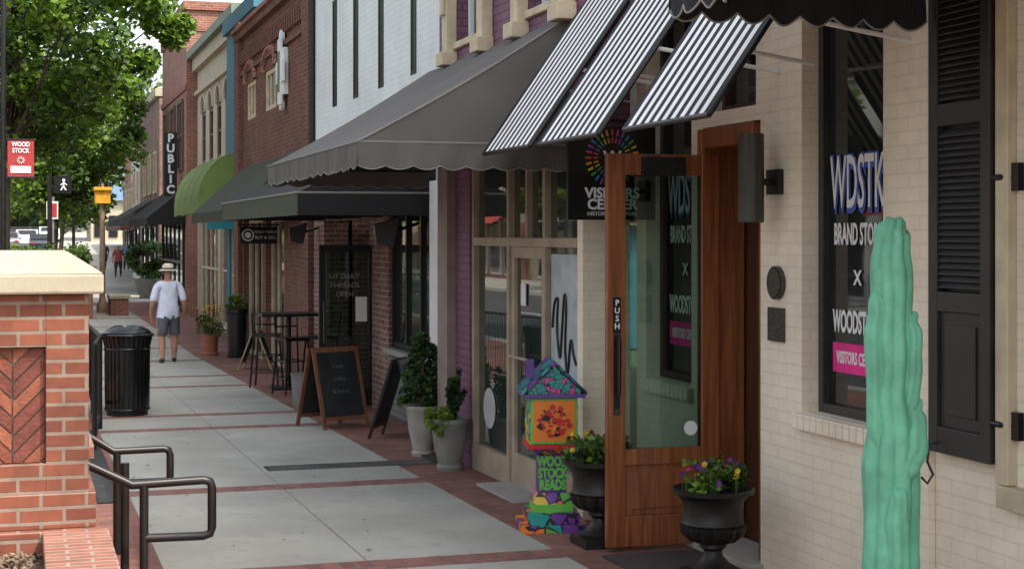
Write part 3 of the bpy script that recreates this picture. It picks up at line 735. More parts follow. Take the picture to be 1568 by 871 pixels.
for i in range(260):
    x=rng.uniform(-45,32); yb=rng.uniform(175,215); h=rng.uniform(2,13) if x<9 else rng.uniform(4,18)
    cs.append((x,yb,gz(min(yb,200))+h,rng.uniform(1.6,3.2),rng.choices([0,1,2],[.25,.4,.35])[0]))
mb=MB(); leaves(mb,cs,1,32000,.9,rng,[L1,L2,L3]); mb.build('distant_trees')
mb=MB(); mb.box(-60,60,216,218,-3,13,M('woodland_dark',(.02,.035,.012),.95)); mb.build('background_woodland_hill')

# ---------------------------------------------------------------- brick pillar and planter
P=empty('brick_pillar'); bp=BR('brick_pillar_mat',(.27,.085,.045),(.18,.052,.03),(.27,.20,.155),bw=.203,bh=.0677,dirt=.3)
mb=MB(); yf=7.6
px0,px1=-.75,.31
mb.box(.116,px1,yf,8.35,.44,1.525,bp); mb.box(px0,-.55,yf,8.35,.44,1.525,bp)
mb.box(-.55,.116,yf,8.35,1.28,1.525,bp); mb.box(-.55,.116,yf,8.35,.44,.74,bp); mb.box(-.55,.116,yf+.05,8.35,.74,1.28,M('mortar',(.27,.21,.16),.9,bump=.4))
mb.box(px0-.03,px1+.03,yf-.03,8.38,.44,.60,bp)
mb.build('shaft',P,bevel=.004)
mb=MB(); hb=[M('hb_brick_%d'%i,c,.85,bump=.5,var=.3,scale=20) for i,c in enumerate([(.27,.085,.045),(.21,.06,.035),(.16,.045,.03)])]
cw=.148; pit=.082
def clip(poly,zc,keep):
    out=[]
    for a,b in zip(poly,poly[1:]+poly[:1]):
        ia=(a[1]-zc)*keep>=0; ib=(b[1]-zc)*keep>=0
        if ia: out.append(a)
        if ia!=ib:
            f=(zc-a[1])/(b[1]-a[1]); out.append((a[0]+(b[0]-a[0])*f,zc))
    return out
for k in range(6):
    xr=.112-k*cw; xl=xr-cw+.008; s=1 if k%2==0 else -1
    xl=max(xl,-.546)
    if xr-xl<.02: continue
    for i in range(-4,12):
        z0_=.74+i*pit+(0 if s>0 else cw)-.03
        zl=z0_; zr_=z0_+s*(xr-xl)
        q=[(xl,zl),(xr,zr_),(xr,zr_+pit-.011),(xl,zl+pit-.011)]
        lo,hi=.744,1.276
        if max(a[1] for a in q)<lo+.01 or min(a[1] for a in q)>hi-.01: continue
        q=clip(clip(q,lo,1),hi,-1)
        if len(q)<3: continue
        m_=hb[R.randrange(3)]; f=yf+.03+R.uniform(0,.006); b_=yf+.052
        mb.poly([(a[0],f,a[1]) for a in q],m_)
        for a,b in zip(q,q[1:]+q[:1]): mb.poly([(a[0],f,a[1]),(b[0],f,b[1]),(b[0],b_,b[1]),(a[0],b_,a[1])],m_)
mb.build('herringbone_panel',P)
mb=MB()
a0,a1,b0,b1=px0-.06,.375,yf-.065,8.42
mb.box(a0,a1,b0,b1,1.527,1.62,conc_cap)
mb.hexa([(a0,b0,1.62),(a1,b0,1.62),(a1,b1,1.62),(a0,b1,1.62),(a0+.3,b0+.3,1.725),(a1-.16,b0+.3,1.725),(a1-.16,b1-.3,1.725),(a0+.3,b1-.3,1.725)],conc_cap)
mb.build('cap',P,bevel=.012)
P=empty('brick_planter'); mb=MB()
rim=BR('brick_rim',(.34,.14,.095),(.28,.10,.07),(.32,.25,.2),bw=.2,bh=.0677,dirt=.2)
mb.box(.12,.38,4.2,7.5,-.4,.37,bp); mb.box(.10,.395,4.2,7.52,.372,.44,rim)
mb.box(-1.6,.36,7.5,8.5,-.5,.438,bp) 
mb.box(-1.6,.12,4.2,7.49,-.4,.33,M('mulch',(.12,.08,.05),.95,bump=1,scale=40,var=.6,bscale=50))
mb.build('walls',P,bevel=.006)
mb=MB(); rng=random.Random(9); mm=[M('mulch_chip_%d'%i,c,.9) for i,c in enumerate([(.18,.12,.08),(.10,.06,.04),(.26,.19,.13)])]
cs=[(rng.uniform(-.6,.1),rng.uniform(5.8,7.48),.335,.05,rng.randrange(3)) for _ in range(500)]
leaves(mb,cs,.05,5000,.035,rng,mm,flat=.15); mb.build('mulch_chips',P)
tr_=.023
mb=MB(); Yr=8.25
mb.tube([(.28,8.25,.66),(.55,Yr,.52),(.91,Yr,.53),(.945,Yr,.52),(.955,Yr,.49),(.955,Yr,.28),(.945,Yr,.25),(.91,Yr,.24),(.61,Yr,.245)],tr_,bronze,n=12)
mb.tube([(.61,Yr,.52),(.61,Yr,-.2)],tr_,bronze,n=12); mb.tube([(.53,Yr+.25,.6),(.53,Yr+.25,-.2)],tr_,bronze,n=12)
mb.build('handrail',None,True)
mb=MB(); Yr=9.9; dx=-.17
mb.tube([(.38+dx,9.9,.70),(.72+dx,Yr,.475),(1.02+dx,Yr,.48),(1.05+dx,Yr,.47),(1.06+dx,Yr,.44),(1.06+dx,Yr,.31),(1.05+dx,Yr,.285),(1.02+dx,Yr,.28),(.76+dx,Yr,.28)],tr_,bronze,n=12)
mb.tube([(.74+dx,Yr,.475),(.74+dx,Yr,-.2)],tr_,bronze,n=12)
mb.build('handrail',None,True)
mb=MB(); mb.box(-1.6,.36,8.7,11.2,-.4,.60,bp); mb.box(-1.62,.38,8.68,11.22,.602,.68,rim); mb.build('brick_wall',None,bevel=.006)
mb=MB(); mb.box(-.4,.72,19.3,20.0,-.5,.72,brick_dark); mb.box(-.44,.76,19.26,20.04,.722,.79,conc_cap); mb.build('brick_planter',None,bevel=.01)
mb=MB(); mb.box(2.45,2.95,45.6,47,-.6,.0,brick_red); mb.box(2.41,3.0,45.56,47.05,.002,.09,conc_cap); mb.build('brick_planter',None,bevel=.01)
mb=MB(); mb.box(-1.2,1.9,44,49,-.6,.8,brick_red); mb.box(-1.3,2.0,43.9,49.1,.802,.98,conc_cap); mb.build('brick_planter',None)
mb=MB(); rng=random.Random(77); cs=[(rng.uniform(-1.1,1.8),rng.uniform(44.2,48.8),rng.uniform(.95,1.35),.25,rng.randrange(3)) for _ in range(40)]; leaves(mb,cs,.3,5000,.12,rng,[L1,L2,L3]); mb.build('planter_shrubs',None)
mb=MB()
for y in (15.4,17.3,19.0,21,23): mb.tube([(.68 if y<16 else .82,y,gz(y)),(.68 if y<16 else .82,y,gz(y)+1.0)],.025,black,n=8)
for z in (1.0,.15): mb.tube([(.68,15.4,gz(15.4)+z),(.82,17.3,gz(17.3)+z),(.82,23,gz(23)+z)],.02,black,n=8)
for i in range(48):
    y=17.4+i*.12; mb.tube([(.82,y,gz(y)+.15),(.82,y,gz(y)+1.0)],.008,black,n=5)
mb.build('metal_railing',None,True)

# ---------------------------------------------------------------- trash can
T=empty('trash_can',(1.2,18.8,gz(18.8))); mb=MB(); glb=M('black_gloss',(.008,.008,.009),.22,.2,coat=.3)
for i in range(30):
    th=2*math.pi*i/30; c,s_=math.cos(th),math.sin(th)
    def q(r,z,w): return [(r*c-s_*w,r*s_+c*w,z),(r*c+s_*w,r*s_-c*w,z)]
    for (ra,za),(rb,zb_) in zip([(.255,.06),(.26,.80),(.29,.93)],[(.26,.80),(.29,.93),(.30,.95)]):
        a=q(ra,za,.019); b=q(rb,zb_,.019); a2=q(ra-.012,za,.019); b2=q(rb-.012,zb_,.019)
        mb.hexa([a[0],a[1],a2[1],a2[0],b[0],b[1],b2[1],b2[0]],glb)
for z,r in ((.08,.25),(.78,.255),(.94,.295)):
    mb.tube([(r*math.cos(2*math.pi*k/32),r*math.sin(2*math.pi*k/32),z) for k in range(33)],.014,glb,n=8,caps=False)
mb.lathe(0,0,0,[(.23,.0),(.235,.05),(.24,.9),(.2,.9)],M('liner',(.008,.008,.008),.6),n=28)
mb.build('slatted_body',T,True)
mb=MB(); mb.lathe(0,0,.95,[(.27,0),(.275,.015),(.24,.05),(.16,.09),(.14,.06),(.12,.06)],glb,n=32); mb.build('lid',T,True)

# ---------------------------------------------------------------- potted plants / urns
def flowers(mb,cx,cy,cz,r,h,seed,nl=500,nf=26,fc=None):
    rng=random.Random(seed)
    cs=[(cx+rng.uniform(-r,r)*.8,cy+rng.uniform(-r,r)*.8,cz+rng.uniform(0,h*.7),r*.35,rng.randrange(3)) for _ in range(18)]
    leaves(mb,cs,r*.3,nl,.05,rng,[L1,L2,L3])
    for i in range(nf):
        th=rng.uniform(0,6.28); rr_=r*rng.uniform(.2,1.05); p=Vector((cx+rr_*math.cos(th),cy+rr_*math.sin(th),cz+rng.uniform(.25,1)*h))
        m_=rng.choice(fc); tl=rng.uniform(-.6,.3)
        for k in range(5):
            a=2*math.pi*k/5+th; d=Vector((math.cos(a),tl,math.sin(a)))*.019; e=Vector((-math.sin(a),0,math.cos(a)))*.011
            mb.poly([p,p+d*.6+e,p+d,p+d*.6-e],m_)
        mb.tube([p,(p.x,p.y,cz)],.0025,L2,n=4)
fy=M('petal_yellow',(.65,.45,.03),.5); fp=M('petal_purple',(.14,.03,.2),.5); fr_=M('petal_red',(.30,.02,.05),.5)
def urn(x,y,s,seed,fl=True):
    U=empty('flower_urn',(x,y,gz(y)+.0)); um=M('cast_iron',(.016,.0135,.012),.45,.3,bump=.3,var=.35)
    mb=MB(); mb.box(-.14*s,.14*s,-.14*s,.14*s,0,.05*s,um)
    mb.lathe(0,0,0,[(.12*s,.05*s),(.125*s,.07*s),(.09*s,.09*s),(.055*s,.13*s),(.05*s,.16*s),(.075*s,.18*s),(.07*s,.20*s)],um,n=32)
    mb.lathe(0,0,0,[(.07*s,.20*s),(.12*s,.215*s),(.155*s,.25*s),(.165*s,.30*s)],um,n=56,ribs=14,amp=.12)
    mb.lathe(0,0,0,[(.165*s,.30*s),(.172*s,.31*s),(.165*s,.32*s),(.16*s,.38*s),(.17*s,.43*s),(.20*s,.465*s),(.225*s,.475*s),(.228*s,.495*s),(.215*s,.50*s),(.19*s,.48*s)],um,n=40)
    mb.build('urn',U,True)
    mb=MB(); flowers(mb,0,0,.48*s,.19*s,.17*s,seed,700,30,[fy,fp,fy,fr_,fp]); mb.build('flowers',U)
urn(3.71,8.05,1.03,2)
urn(3.49,9.25,1.08,3)
def pot(name,x,y,h,r,shape,seed,m_):
    U=empty(name,(x,y,gz(y))); mb=MB()
    mb.lathe(0,0,0,[(r*.68,0),(r*.72,.03),(r*.62,.05),(r*.9,h*.55),(r,h*.9),(r*1.05,h*.92),(r*1.05,h),(r*.9,h),(r*.88,h-.03)] if shape!='cyl' else [(r*.9,0),(r*.95,.04),(r*.82,.06),(r*.95,h*.9),(r*1.04,h*.92),(r*1.04,h),(r*.9,h)],m_,n=32)
    mb.build('pot',U,True); return U
cp=M('grey_pot',(.34,.33,.29),.75,bump=.3,var=.2); cp2=M('dark_grey_pot',(.20,.20,.18),.75,bump=.3,var=.25)
cds=leafmat('conifer',(.03,.07,.016),.2); cdd=leafmat('conifer_dark',(.012,.032,.01),.1); lg=leafmat('lime_leaf',(.16,.24,.04),.4)
U=pot('potted_conifer',3.54,14.0,.46,.15,'a',1,cp)
mb=MB(); rng=random.Random(1)
cs=[]
for i in range(80):
    z=rng.uniform(0,1); r=.18*(1-z)**.45*min(1,z*6+.6)*rng.uniform(.4,1.25); th=rng.uniform(0,6.28); cs.append((r*math.cos(th),r*math.sin(th),.46+z*.60+rng.uniform(-.03,.05),rng.uniform(.03,.07),rng.choice([0,0,1,1,2])))
leaves(mb,cs,.05,5200,.045,rng,[L2,cds,cdd],flat=1.6); mb.tube([(0,0,.4),(0,0,.9)],.012,bark); mb.build('conifer_foliage',U)
U=pot('potted_plant',3.52,12.98,.44,.16,'a',1,cp2)
mb=MB(); cs=[]
for i in range(9):
    th=rng.uniform(0,6.28); hh=rng.uniform(.18,.40); dx_=rng.uniform(.02,.12)
    for k in range(6):
        f=k/5; cs.append((.02+dx_*f*math.cos(th),dx_*f*math.sin(th),.44+hh*f,.032,rng.choice([0,1,2])))
leaves(mb,cs,.05,1500,.042,rng,[L2,cds,cdd],flat=1.6)
cs=[(rng.uniform(-.2,-.03),rng.uniform(-.15,.1),.44+rng.uniform(-.12,.07),.05,rng.randrange(3)) for _ in range(22)]
leaves(mb,cs,.05,600,.055,rng,[lg,lg,L1]); mb.tube([(0,0,.4),(0.02,0,.75)],.01,bark); mb.build('leafy_foliage',U)
mb=MB(); mb.box(3.5,3.72,13.2,13.9,0,.018,M('mat_rubber',(.04,.03,.027),.95,bump=.5),True); mb.box(3.35,3.95,7.7,8.85,0,.016,M('mat_rubber',(.05,.04,.035),.95),True); mb.build('door_mat')
# stray leaves on the paving
mb=MB(); rng=random.Random(31); lm=[M('dry_leaf_%d'%i,c,.9) for i,c in enumerate([(.20,.12,.05),(.12,.08,.04),(.16,.18,.05)])]
for _ in range(260):
    x=rng.choice([rng.uniform(.6,4.0),rng.uniform(3.1,3.9),rng.uniform(.4,.9)]); y=rng.uniform(8.6,30); z=gz(y)+.012; s=rng.uniform(.012,.028); a=rng.uniform(0,6.28)
    c,d=math.cos(a)*s,math.sin(a)*s
    mb.poly([(x-c,y-d,z),(x+d*.5,y-c*.5,z+.006),(x+c,y+d,z+.003),(x-d*.5,y+c*.5,z+.005)],lm[rng.randrange(3)])
mb.build('fallen_leaves')

# ---------------------------------------------------------------- little library
LB=empty('little_free_library',(3.40,9.95,gz(9.95))); LB.rotation_euler=(0,0,math.radians(-12))
def pm(n,cols_,sc=14):
    if n in MC: return MC[n]
    m=bpy.data.materials.new(n); t,p=nt(m); geo=N(t,'ShaderNodeTexCoord')
    w=N(t,'ShaderNodeTexNoise'); w.inputs['Scale'].default_value=6; t.links.new(geo.outputs['Object'],w.inputs['Vector'])
    mv=mixc(t,.12,geo.outputs['Object'],w.outputs['Color'])
    vo=N(t,'ShaderNodeTexVoronoi'); vo.inputs['Scale'].default_value=sc; t.links.new(mv,vo.inputs['Vector'])
    ve=N(t,'ShaderNodeTexVoronoi',feature='DISTANCE_TO_EDGE'); ve.inputs['Scale'].default_value=sc; t.links.new(mv,ve.inputs['Vector'])
    sp=N(t,'ShaderNodeSeparateColor'); t.links.new(vo.outputs['Color'],sp.inputs[0])
    cr=N(t,'ShaderNodeValToRGB'); cr.color_ramp.interpolation='CONSTANT'
    while len(cr.color_ramp.elements)<len(cols_): cr.color_ramp.elements.new(.5)
    for i,c in enumerate(cols_): cr.color_ramp.elements[i].position=i/len(cols_); cr.color_ramp.elements[i].color=(*c,1)
    t.links.new(sp.outputs[0],cr.inputs[0])
    e=math_(t,'LESS_THAN',ve.outputs['Distance'],.06)
    t.links.new(mixc(t,e,cr.outputs[0],(.02,.015,.03)),p.inputs['Base Color']); p.inputs['Roughness'].default_value=.4
    MC[n]=m; return m
or_=(.75,.20,.02);rd=(.6,.03,.04);tl_=(.02,.30,.26);gr=(.12,.42,.06);pu=(.17,.05,.30);yl=(.65,.45,.05);pk=(.6,.06,.25)
orange=M('paint_orange',or_,.4,var=.1); redf=M('paint_red',(.50,.015,.02),.4); greenp=M('paint_green',(.14,.50,.07),.4); purp=M('paint_purple',(.10,.045,.22),.4); tealp=M('paint_teal',(.03,.28,.26),.4)
mb=MB()
for k,(w,z0_,z1_,m_) in enumerate(((.215,0,.05,pm('paint_base',[pu,gr,or_,tl_,pu],12)),(.165,.05,.12,pm('paint_base',[pu,gr,or_,tl_],12)),(.13,.12,.17,greenp))): mb.box(-w,w,-w,w,z0_,z1_,m_)
mb.hexa([(-.13,-.13,.17),(.13,-.13,.17),(.13,.13,.17),(-.13,.13,.17),(-.095,-.095,.24),(.095,-.095,.24),(.095,.095,.24),(-.095,.095,.24)],pm('paint_mix',[gr,or_,pu,pk,yl],16))
mb.box(-.09,.09,-.09,.09,.24,.48,purp)
mb.hexa([(-.09,-.09,.48),(.09,-.09,.48),(.09,.09,.48),(-.09,.09,.48),(-.15,-.15,.53),(.15,-.15,.53),(.15,.15,.53),(-.15,.15,.53)],pm('paint_mix',[gr,or_,pu,pk,yl],16))
mb.box(-.17,.17,-.16,.16,.53,.56,redf)
mb.box(-.155,.155,-.15,.15,.56,.86,pm('paint_side',[tl_,gr,yl,(.4,.4,.1)],14))
mb.box(-.15,.15,-.158,-.151,.565,.855,greenp); mb.box(-.135,.135,-.163,-.159,.58,.84,orange)
rr2=random.Random(12)
for i in range(90):
    th=rr2.uniform(0,6.28); r=.11*rr2.random()**.5; x=r*math.cos(th); z=.71+r*math.sin(th)*.85; s=rr2.uniform(.008,.022)
    mb.poly([(x+s*math.cos(a),-.165-i*.00006,z+s*math.sin(a)*rr2.uniform(.5,1)) for a in np.linspace(0,6.28,9)[:-1]],[redf,redf,redf,blackp,orange][i%5])
rf=pm('paint_roof',[(.04,.10,.25),tl_,pu,(.03,.18,.24)],12)
mb.hexa([(-.20,-.19,.86),(.20,-.19,.86),(.20,.19,.86),(-.20,.19,.86),(-.20,-.19,.885),(.20,-.19,.885),(.20,.19,.885),(-.20,.19,.885)],purp)
mb.poly([(-.17,-.172,.885),(.17,-.172,.885),(.17,-.172,.91),(0,-.172,1.06),(-.17,-.172,.91)],pm('paint_gable',[tl_,(.04,.32,.25),pk,(.03,.25,.3)],30))
mb.poly([(-.17,.172,.885),(.17,.172,.885),(.17,.172,.91),(0,.172,1.06),(-.17,.172,.91)],tealp)
for s in (-1,1):
    mb.hexa([(s*.21,-.2,.875),(s*.21,.2,.875),(0,.2,1.075),(0,-.2,1.075),(s*.21,-.2,.90),(s*.21,.2,.90),(0,.2,1.10),(0,-.2,1.10)],rf)
mb.box(-.17,-.12,-.1,-.04,.98,1.10,purp)
mb.build('painted_box',LB,bevel=.004)
for i,s_ in enumerate(('WOOD','STOCK','READS')): text('painted_text',s_,.088,(0,-.094,.44-i*.075),FRONT,greenp,LB,bold=.005,sx=.66)
LB.scale=(1.03,1.03,1.03)

# ---------------------------------------------------------------- chalk boards
chalk=M('chalkboard',(.012,.014,.014),.7,var=.5,scale=4); wd=woodmat('pine_frame',(.12,.045,.02),(.22,.09,.04),.5,0)
def aframe(name,x,y,rz,w=.58,h=.86,fm=wd,txt=None):
    A=empty(name,(x,y,gz(y))); A.rotation_euler=(0,0,rz); mb=MB()
    for s in (-1,1):
        def P_(u,v): return (u, s*(.27-.25*v/h), v)
        def bar(u0,u1,v0,v1,m,t0=.0,t1=.022):
            a=[P_(u0,v0),P_(u1,v0),P_(u1,v1),P_(u0,v1)]
            mb.hexa([(p[0],p[1]+t0*s,p[2]) for p in a]+[(p[0],p[1]+t1*s,p[2]) for p in a],m)
        bar(-w/2,-w/2+.04,0,h,fm); bar(w/2-.04,w/2,0,h,fm); bar(-w/2+.04,w/2-.04,h-.05,h,fm); bar(-w/2+.04,w/2-.04,.10,.14,fm)
        bar(-w/2+.04,w/2-.04,.14,h-.05,chalk,.004,.014)
    mb.build('boards',A)
    if txt:
        for i,t_ in enumerate(txt):
            v=h-.2-i*.13; text('chalk_text',t_,.07,(0,-(.27-.25*v/h)-.017,v),(math.radians(90-16),0,0),M('chalk',(.10,.10,.10),.9),A,ext=.0005)
    return A
aframe('chalkboard_sign',3.22,16.7,math.radians(22),txt=('fresh','coffee','& lunch'))
A=aframe('chalkboard_sign',3.70,15.5,math.radians(58),w=.45,h=.80,fm=blackp)
A=aframe('easel_sign',3.75,26,math.radians(70),w=.4,h=.65,fm=M('light_wood',(.38,.28,.15),.6))
mb=MB(); mb.hexa([(3.92,4.9,-.1),(3.95,4.88,-.1),(4.0,5.45,-.1),(3.97,5.47,-.1),(4.03,4.9,.7),(4.06,4.88,.7),(4.09,5.45,.7),(4.06,5.47,.7)],chalk); mb.build('leaning_board')

def stool(x,y,rz):
    S=empty('bar_stool',(x,y,gz(y))); S.rotation_euler=(0,0,rz); mb=MB()
    for a in (-1,1):
        for b in (-1,1): mb.tube([(a*.2,b*.2,0),(a*.15,b*.15,.72)],.014,black,n=7)
    for z in (.22,.45):
        k=.2-.05*z/.72; mb.tube([(-k,-k,z),(k,-k,z),(k,k,z),(-k,k,z),(-k,-k,z)],.010,black,n=6)
    mb.box(-.18,.18,-.18,.18,.72,.76,blackp)
    mb.tube([(-.16,.17,.74),(-.17,.2,1.05),(.17,.2,1.05),(.16,.17,.74)],.014,black,n=7); mb.tube([(-.16,.19,.9),(.16,.19,.9)],.012,black,n=6)
    mb.build('frame',S,True)
stool(3.5,21.0,.3); stool(3.95,21.3,-.9); stool(3.35,22.3,2.8)
T=empty('bistro_table',(3.6,21.9,gz(21.9))); mb=MB(); mb.box(-.42,.42,-.3,.3,1.02,1.06,blackp); mb.tube([(0,0,.03),(0,0,1.02)],.035,black); mb.box(-.25,.25,-.25,.25,0,.03,black); mb.build('table',T,bevel=.008)
mb=MB(); mb.lathe(3.3,19.0,gz(19.),[(.12,0),(.15,.4),(.16,.42),(.14,.42)],M('galvanised',(.3,.3,.3),.4,.6),n=24); mb.build('metal_bucket',None,True)
U=pot('tall_black_planter',3.85,29.3,.9,.2,'cyl',1,blackp); mb=MB(); flowers(mb,0,0,.9,.22,.3,5,700,0,[fy]); mb.build('plant',U)
U=pot('flower_pot',3.45,30.2,.4,.18,'cyl',1,M('terracotta',(.3,.11,.06),.7)); mb=MB(); flowers(mb,0,0,.4,.26,.55,6,700,90,[fy,fr_,fy,M('petal_orange',(.7,.2,.02),.5),M('petal_red2',(.6,.02,.02),.5)])
mb.build('flowers',U)
U=pot('potted_shrub',4.45,58,.7,.5,'a',1,cp2); mb=MB(); rng=random.Random(44)
cs=[(rng.uniform(-.6,.6),rng.uniform(-.5,.5),rng.uniform(.8,1.9),.25,rng.randrange(3)) for _ in range(34)]; leaves(mb,cs,.2,3000,.13,rng,[L2,cds,cdd]); mb.build('shrub_foliage',U)

# ---------------------------------------------------------------- cactus
C=empty('cactus_sculpture',(3.49,5.80,gz(5.8))); cm=M('cactus_green',(.15,.46,.30),.6,var=.2,scale=9,bump=.8,bscale=18)
def rt(mb,pts,ribs=7,amp=.16,n=56):
    P=[Vector(p[:3]) for p in pts]; out=[];rad=[]
    for i in range(len(P)-1):
        for k in range(6):
            f=k/6; out.append(P[i].lerp(P[i+1],f)); s=f*f*(3-2*f); rad.append(pts[i][3]*(1-s)+pts[i+1][3]*s)
    out.append(P[-1]); rad.append(pts[-1][3]); rad=[r*(1+.03*math.sin(i*.9+r*90)) for i,r in enumerate(rad)]
    out=[p+Vector((.004*math.sin(i*.8),.004*math.cos(i*.6),0)) for i,p in enumerate(out)]
    mb.tube(out,rad,cm,n=n,ribs=ribs,amp=amp)
mb=MB()
rt(mb,[(.0,0,-.02,.116),(.0,0,.5,.112),(0,0,.9,.108),(0,0,1.12,.095),(0,0,1.30,.082),(0.0,0,1.5,.084),(.0,0,1.76,.080),(.003,0,1.88,.072),(.003,0,1.935,.052),(.003,0,1.965,.016)],8,.2)
rt(mb,[(-.03,.0,.85,.04),(-.078,-.015,1.1,.036),(-.088,-.015,1.45,.038),(-.08,-.015,1.60,.034),(-.07,-.015,1.68,.006)],5,.2,30)
rt(mb,[(.0,-.04,1.12,.02),(.06,-.05,1.20,.038),(.074,-.05,1.35,.038),(.074,-.05,1.48,.034),(.07,-.05,1.555,.024),(.07,-.05,1.575,.004)],5,.2,30)
rt(mb,[(.0,-.05,.88,.03),(.035,-.07,.93,.055),(.07,-.07,1.02,.056),(.078,-.06,1.12,.042),(.08,-.06,1.19,.030),(.08,-.06,1.215,.004)],5,.2,30)
rt(mb,[(.0,-.07,.1,.04),(-.02,-.09,.4,.05),(-.03,-.1,.7,.045),(-.03,-.1,.82,.035),(-.03,-.09,.86,.006)],5,.2,30)
mb.lathe(0,0,0,[(.2,0),(.2,.05),(.13,.06)],cm)
mb.build('carved_trunk',C,True)

# ---------------------------------------------------------------- people
def person(name,x,y,h,shirt,shorts,skin,shoe,rz=0,hat=True,long=False,stride=.13):
    root=empty(name,(x,y,gz(y))); root.rotation_euler=(0,0,rz); k=h/1.71; root.scale=(k,k,k)
    V=[];E=[];Rd=[]
    def add(p,r,par=None):
        V.append(p); Rd.append(r if isinstance(r,tuple) else (r,r)); i=len(V)-1
        if par is not None: E.append((par,i))
        return i
    pel=add((0,0,.90),(.18,.13)); sp=add((0,0,1.05),(.18,.14),pel); ch=add((0,0,1.24),(.19,.13),sp); nb=add((0,-.005,1.39),(.125,.09),ch)
    nk=add((0,.0,1.455),.060,nb); hd=add((0,.02,1.54),(.07,.085),nk); add((0,.02,1.64),(.074,.088),hd)
    for s in (-1,1):
        sh=add((s*.185,-.005,1.355),.078,nb); ua=add((s*.235,-.02,1.22),.070,sh); sl=add((s*.262,-.03,1.10),.066,ua); e0=add((s*.265,-.03,1.075),.048,sl)
        el=add((s*.28,-.03,1.02),.045,e0); fa=add((s*.29,.03,.92),.039,el); wr=add((s*.285,.08,.83),.028,fa); add((s*.28,.10,.77),(.032,.022),wr)
        f=stride*s
        hp=add((s*.10,f*.15,.80),.12,pel); th=add((s*.112,f*.5,.62),.110,hp); hm=add((s*.12,f*.65,.50),.108,th)
        k0=add((s*.12,f*.67,.475),.068,hm); kn=add((s*.12,f*.7,.44),.064,k0); cf=add((s*.12,f*.75-.01,.30),.068,kn); an=add((s*.12,f-.02,.10),.042,cf)
        he=add((s*.12,f-.03,.045),.046,an); add((s*.135,f+.14,.035),(.048,.03),he)
    me=bpy.data.meshes.new(name+'_sk'); me.from_pydata(V,E,[]); o=bpy.data.objects.new('sk',me); scene.collection.objects.link(o)
    md=o.modifiers.new('Skin','SKIN'); md.use_smooth_shade=True
    for i,r in enumerate(Rd): me.skin_vertices[0].data[i].radius=r
    me.skin_vertices[0].data[0].use_root=True
    sb=o.modifiers.new('Sub','SUBSURF'); sb.levels=2; sb.render_levels=2
    bpy.context.view_layer.update()
    bm_=bpy.data.meshes.new_from_object(o.evaluated_get(bpy.context.evaluated_depsgraph_get())); bpy.data.objects.remove(o)
    hair=M('grey_hair',(.25,.23,.21),.8)
    bm_.materials.clear()
    for m_ in (shirt,shorts,skin,shoe,hair): bm_.materials.append(m_)
    for p in bm_.polygons:
        c=p.center; p.use_smooth=True; ax=abs(c.x)
        if c.z>1.43: i=4 if (c.y<.0 and c.z>1.54) else 2
        elif ax>.20 and c.z<1.09: i=2
        elif c.z>.80: i=0
        elif c.z>(.485 if not long else .09): i=1
        elif c.z>.085: i=2
        else: i=3
        p.material_index=i
    ob=bpy.data.objects.new('body',bm_); scene.collection.objects.link(ob); ob.parent=root
    mb=MB()
    for s in (-1,1):
        for j in range(4):
            yy=.075+j*.017; L_=[.06,.07,.066,.05][j]
            mb.tube([(s*.277,yy,.765),(s*.273,yy+.004,.735),(s*.26,yy+.004,.765-L_)],[.009,.0085,.006],skin,n=6)
        mb.tube([(s*.265,.075,.79),(s*.245,.10,.765),(s*.243,.11,.735)],[.011,.010,.007],skin,n=6)
        mb.tube([(s*.073,.02,1.57),(s*.09,.01,1.585),(s*.085,.01,1.55)],[.012,.014,.009],skin,n=6)
    mb.tube([(0,.10,1.60),(0,.125,1.565),(0,.10,1.555)],[.01,.016,.012],skin,n=6)
    for s in (-1,1): mb.tube([(s*.03,.098,1.60),(s*.03,.106,1.60)],.011,blackp,n=8)
    mb.box(-.025,.025,.098,.106,1.52,1.528,redf)
    mb.lathe(0,-.002,1.42,[(.072,0),(.085,.012),(.075,.03),(.066,.03)],shirt,n=20)
    mb.build('hands_and_face',root,True)
    if hat:
        mb=MB(); st=M('straw_hat',(.62,.56,.44),.8,bump=.4,bscale=150)
        mb.lathe(0,.015,1.625,[(.10,.0),(.17,-.012),(.175,-.006),(.105,.012),(.10,.05),(.088,.095),(.05,.115),(.0,.10)],st,n=36)
        mb.lathe(0,.015,1.625,[(.107,.010),(.1045,.04)],M('hat_band',(.03,.03,.035),.7),n=36)
        mb.build('straw_hat',root,True)
    return root
skinm=M('skin',(.40,.21,.14),.5,var=.08)
person('walking_man',2.5,28.2,1.72,M('white_polo',(.62,.67,.78),.8,var=.14,scale=9,bump=.5,bscale=12),M('grey_shorts',(.09,.10,.12),.85,var=.2,bump=.5,bscale=12),skinm,M('dark_shoe',(.03,.03,.03),.6),rz=.05)
person('distant_pedestrian',6.2,98,1.7,M('blue_shirt',(.15,.25,.45),.8),M('dark_trousers',(.03,.03,.04),.85),skinm,blackp,hat=False,long=True)
person('distant_pedestrian',5.0,100,1.7,M('dark_shirt',(.06,.05,.06),.8),M('dark_trousers',(.03,.03,.04),.85),skinm,blackp,hat=False,long=True,rz=.4)
person('distant_pedestrian',4.9,84,1.7,M('red_shirt',(.3,.06,.06),.8),M('dark_trousers',(.03,.03,.04),.85),skinm,blackp,hat=False,long=True,rz=3)

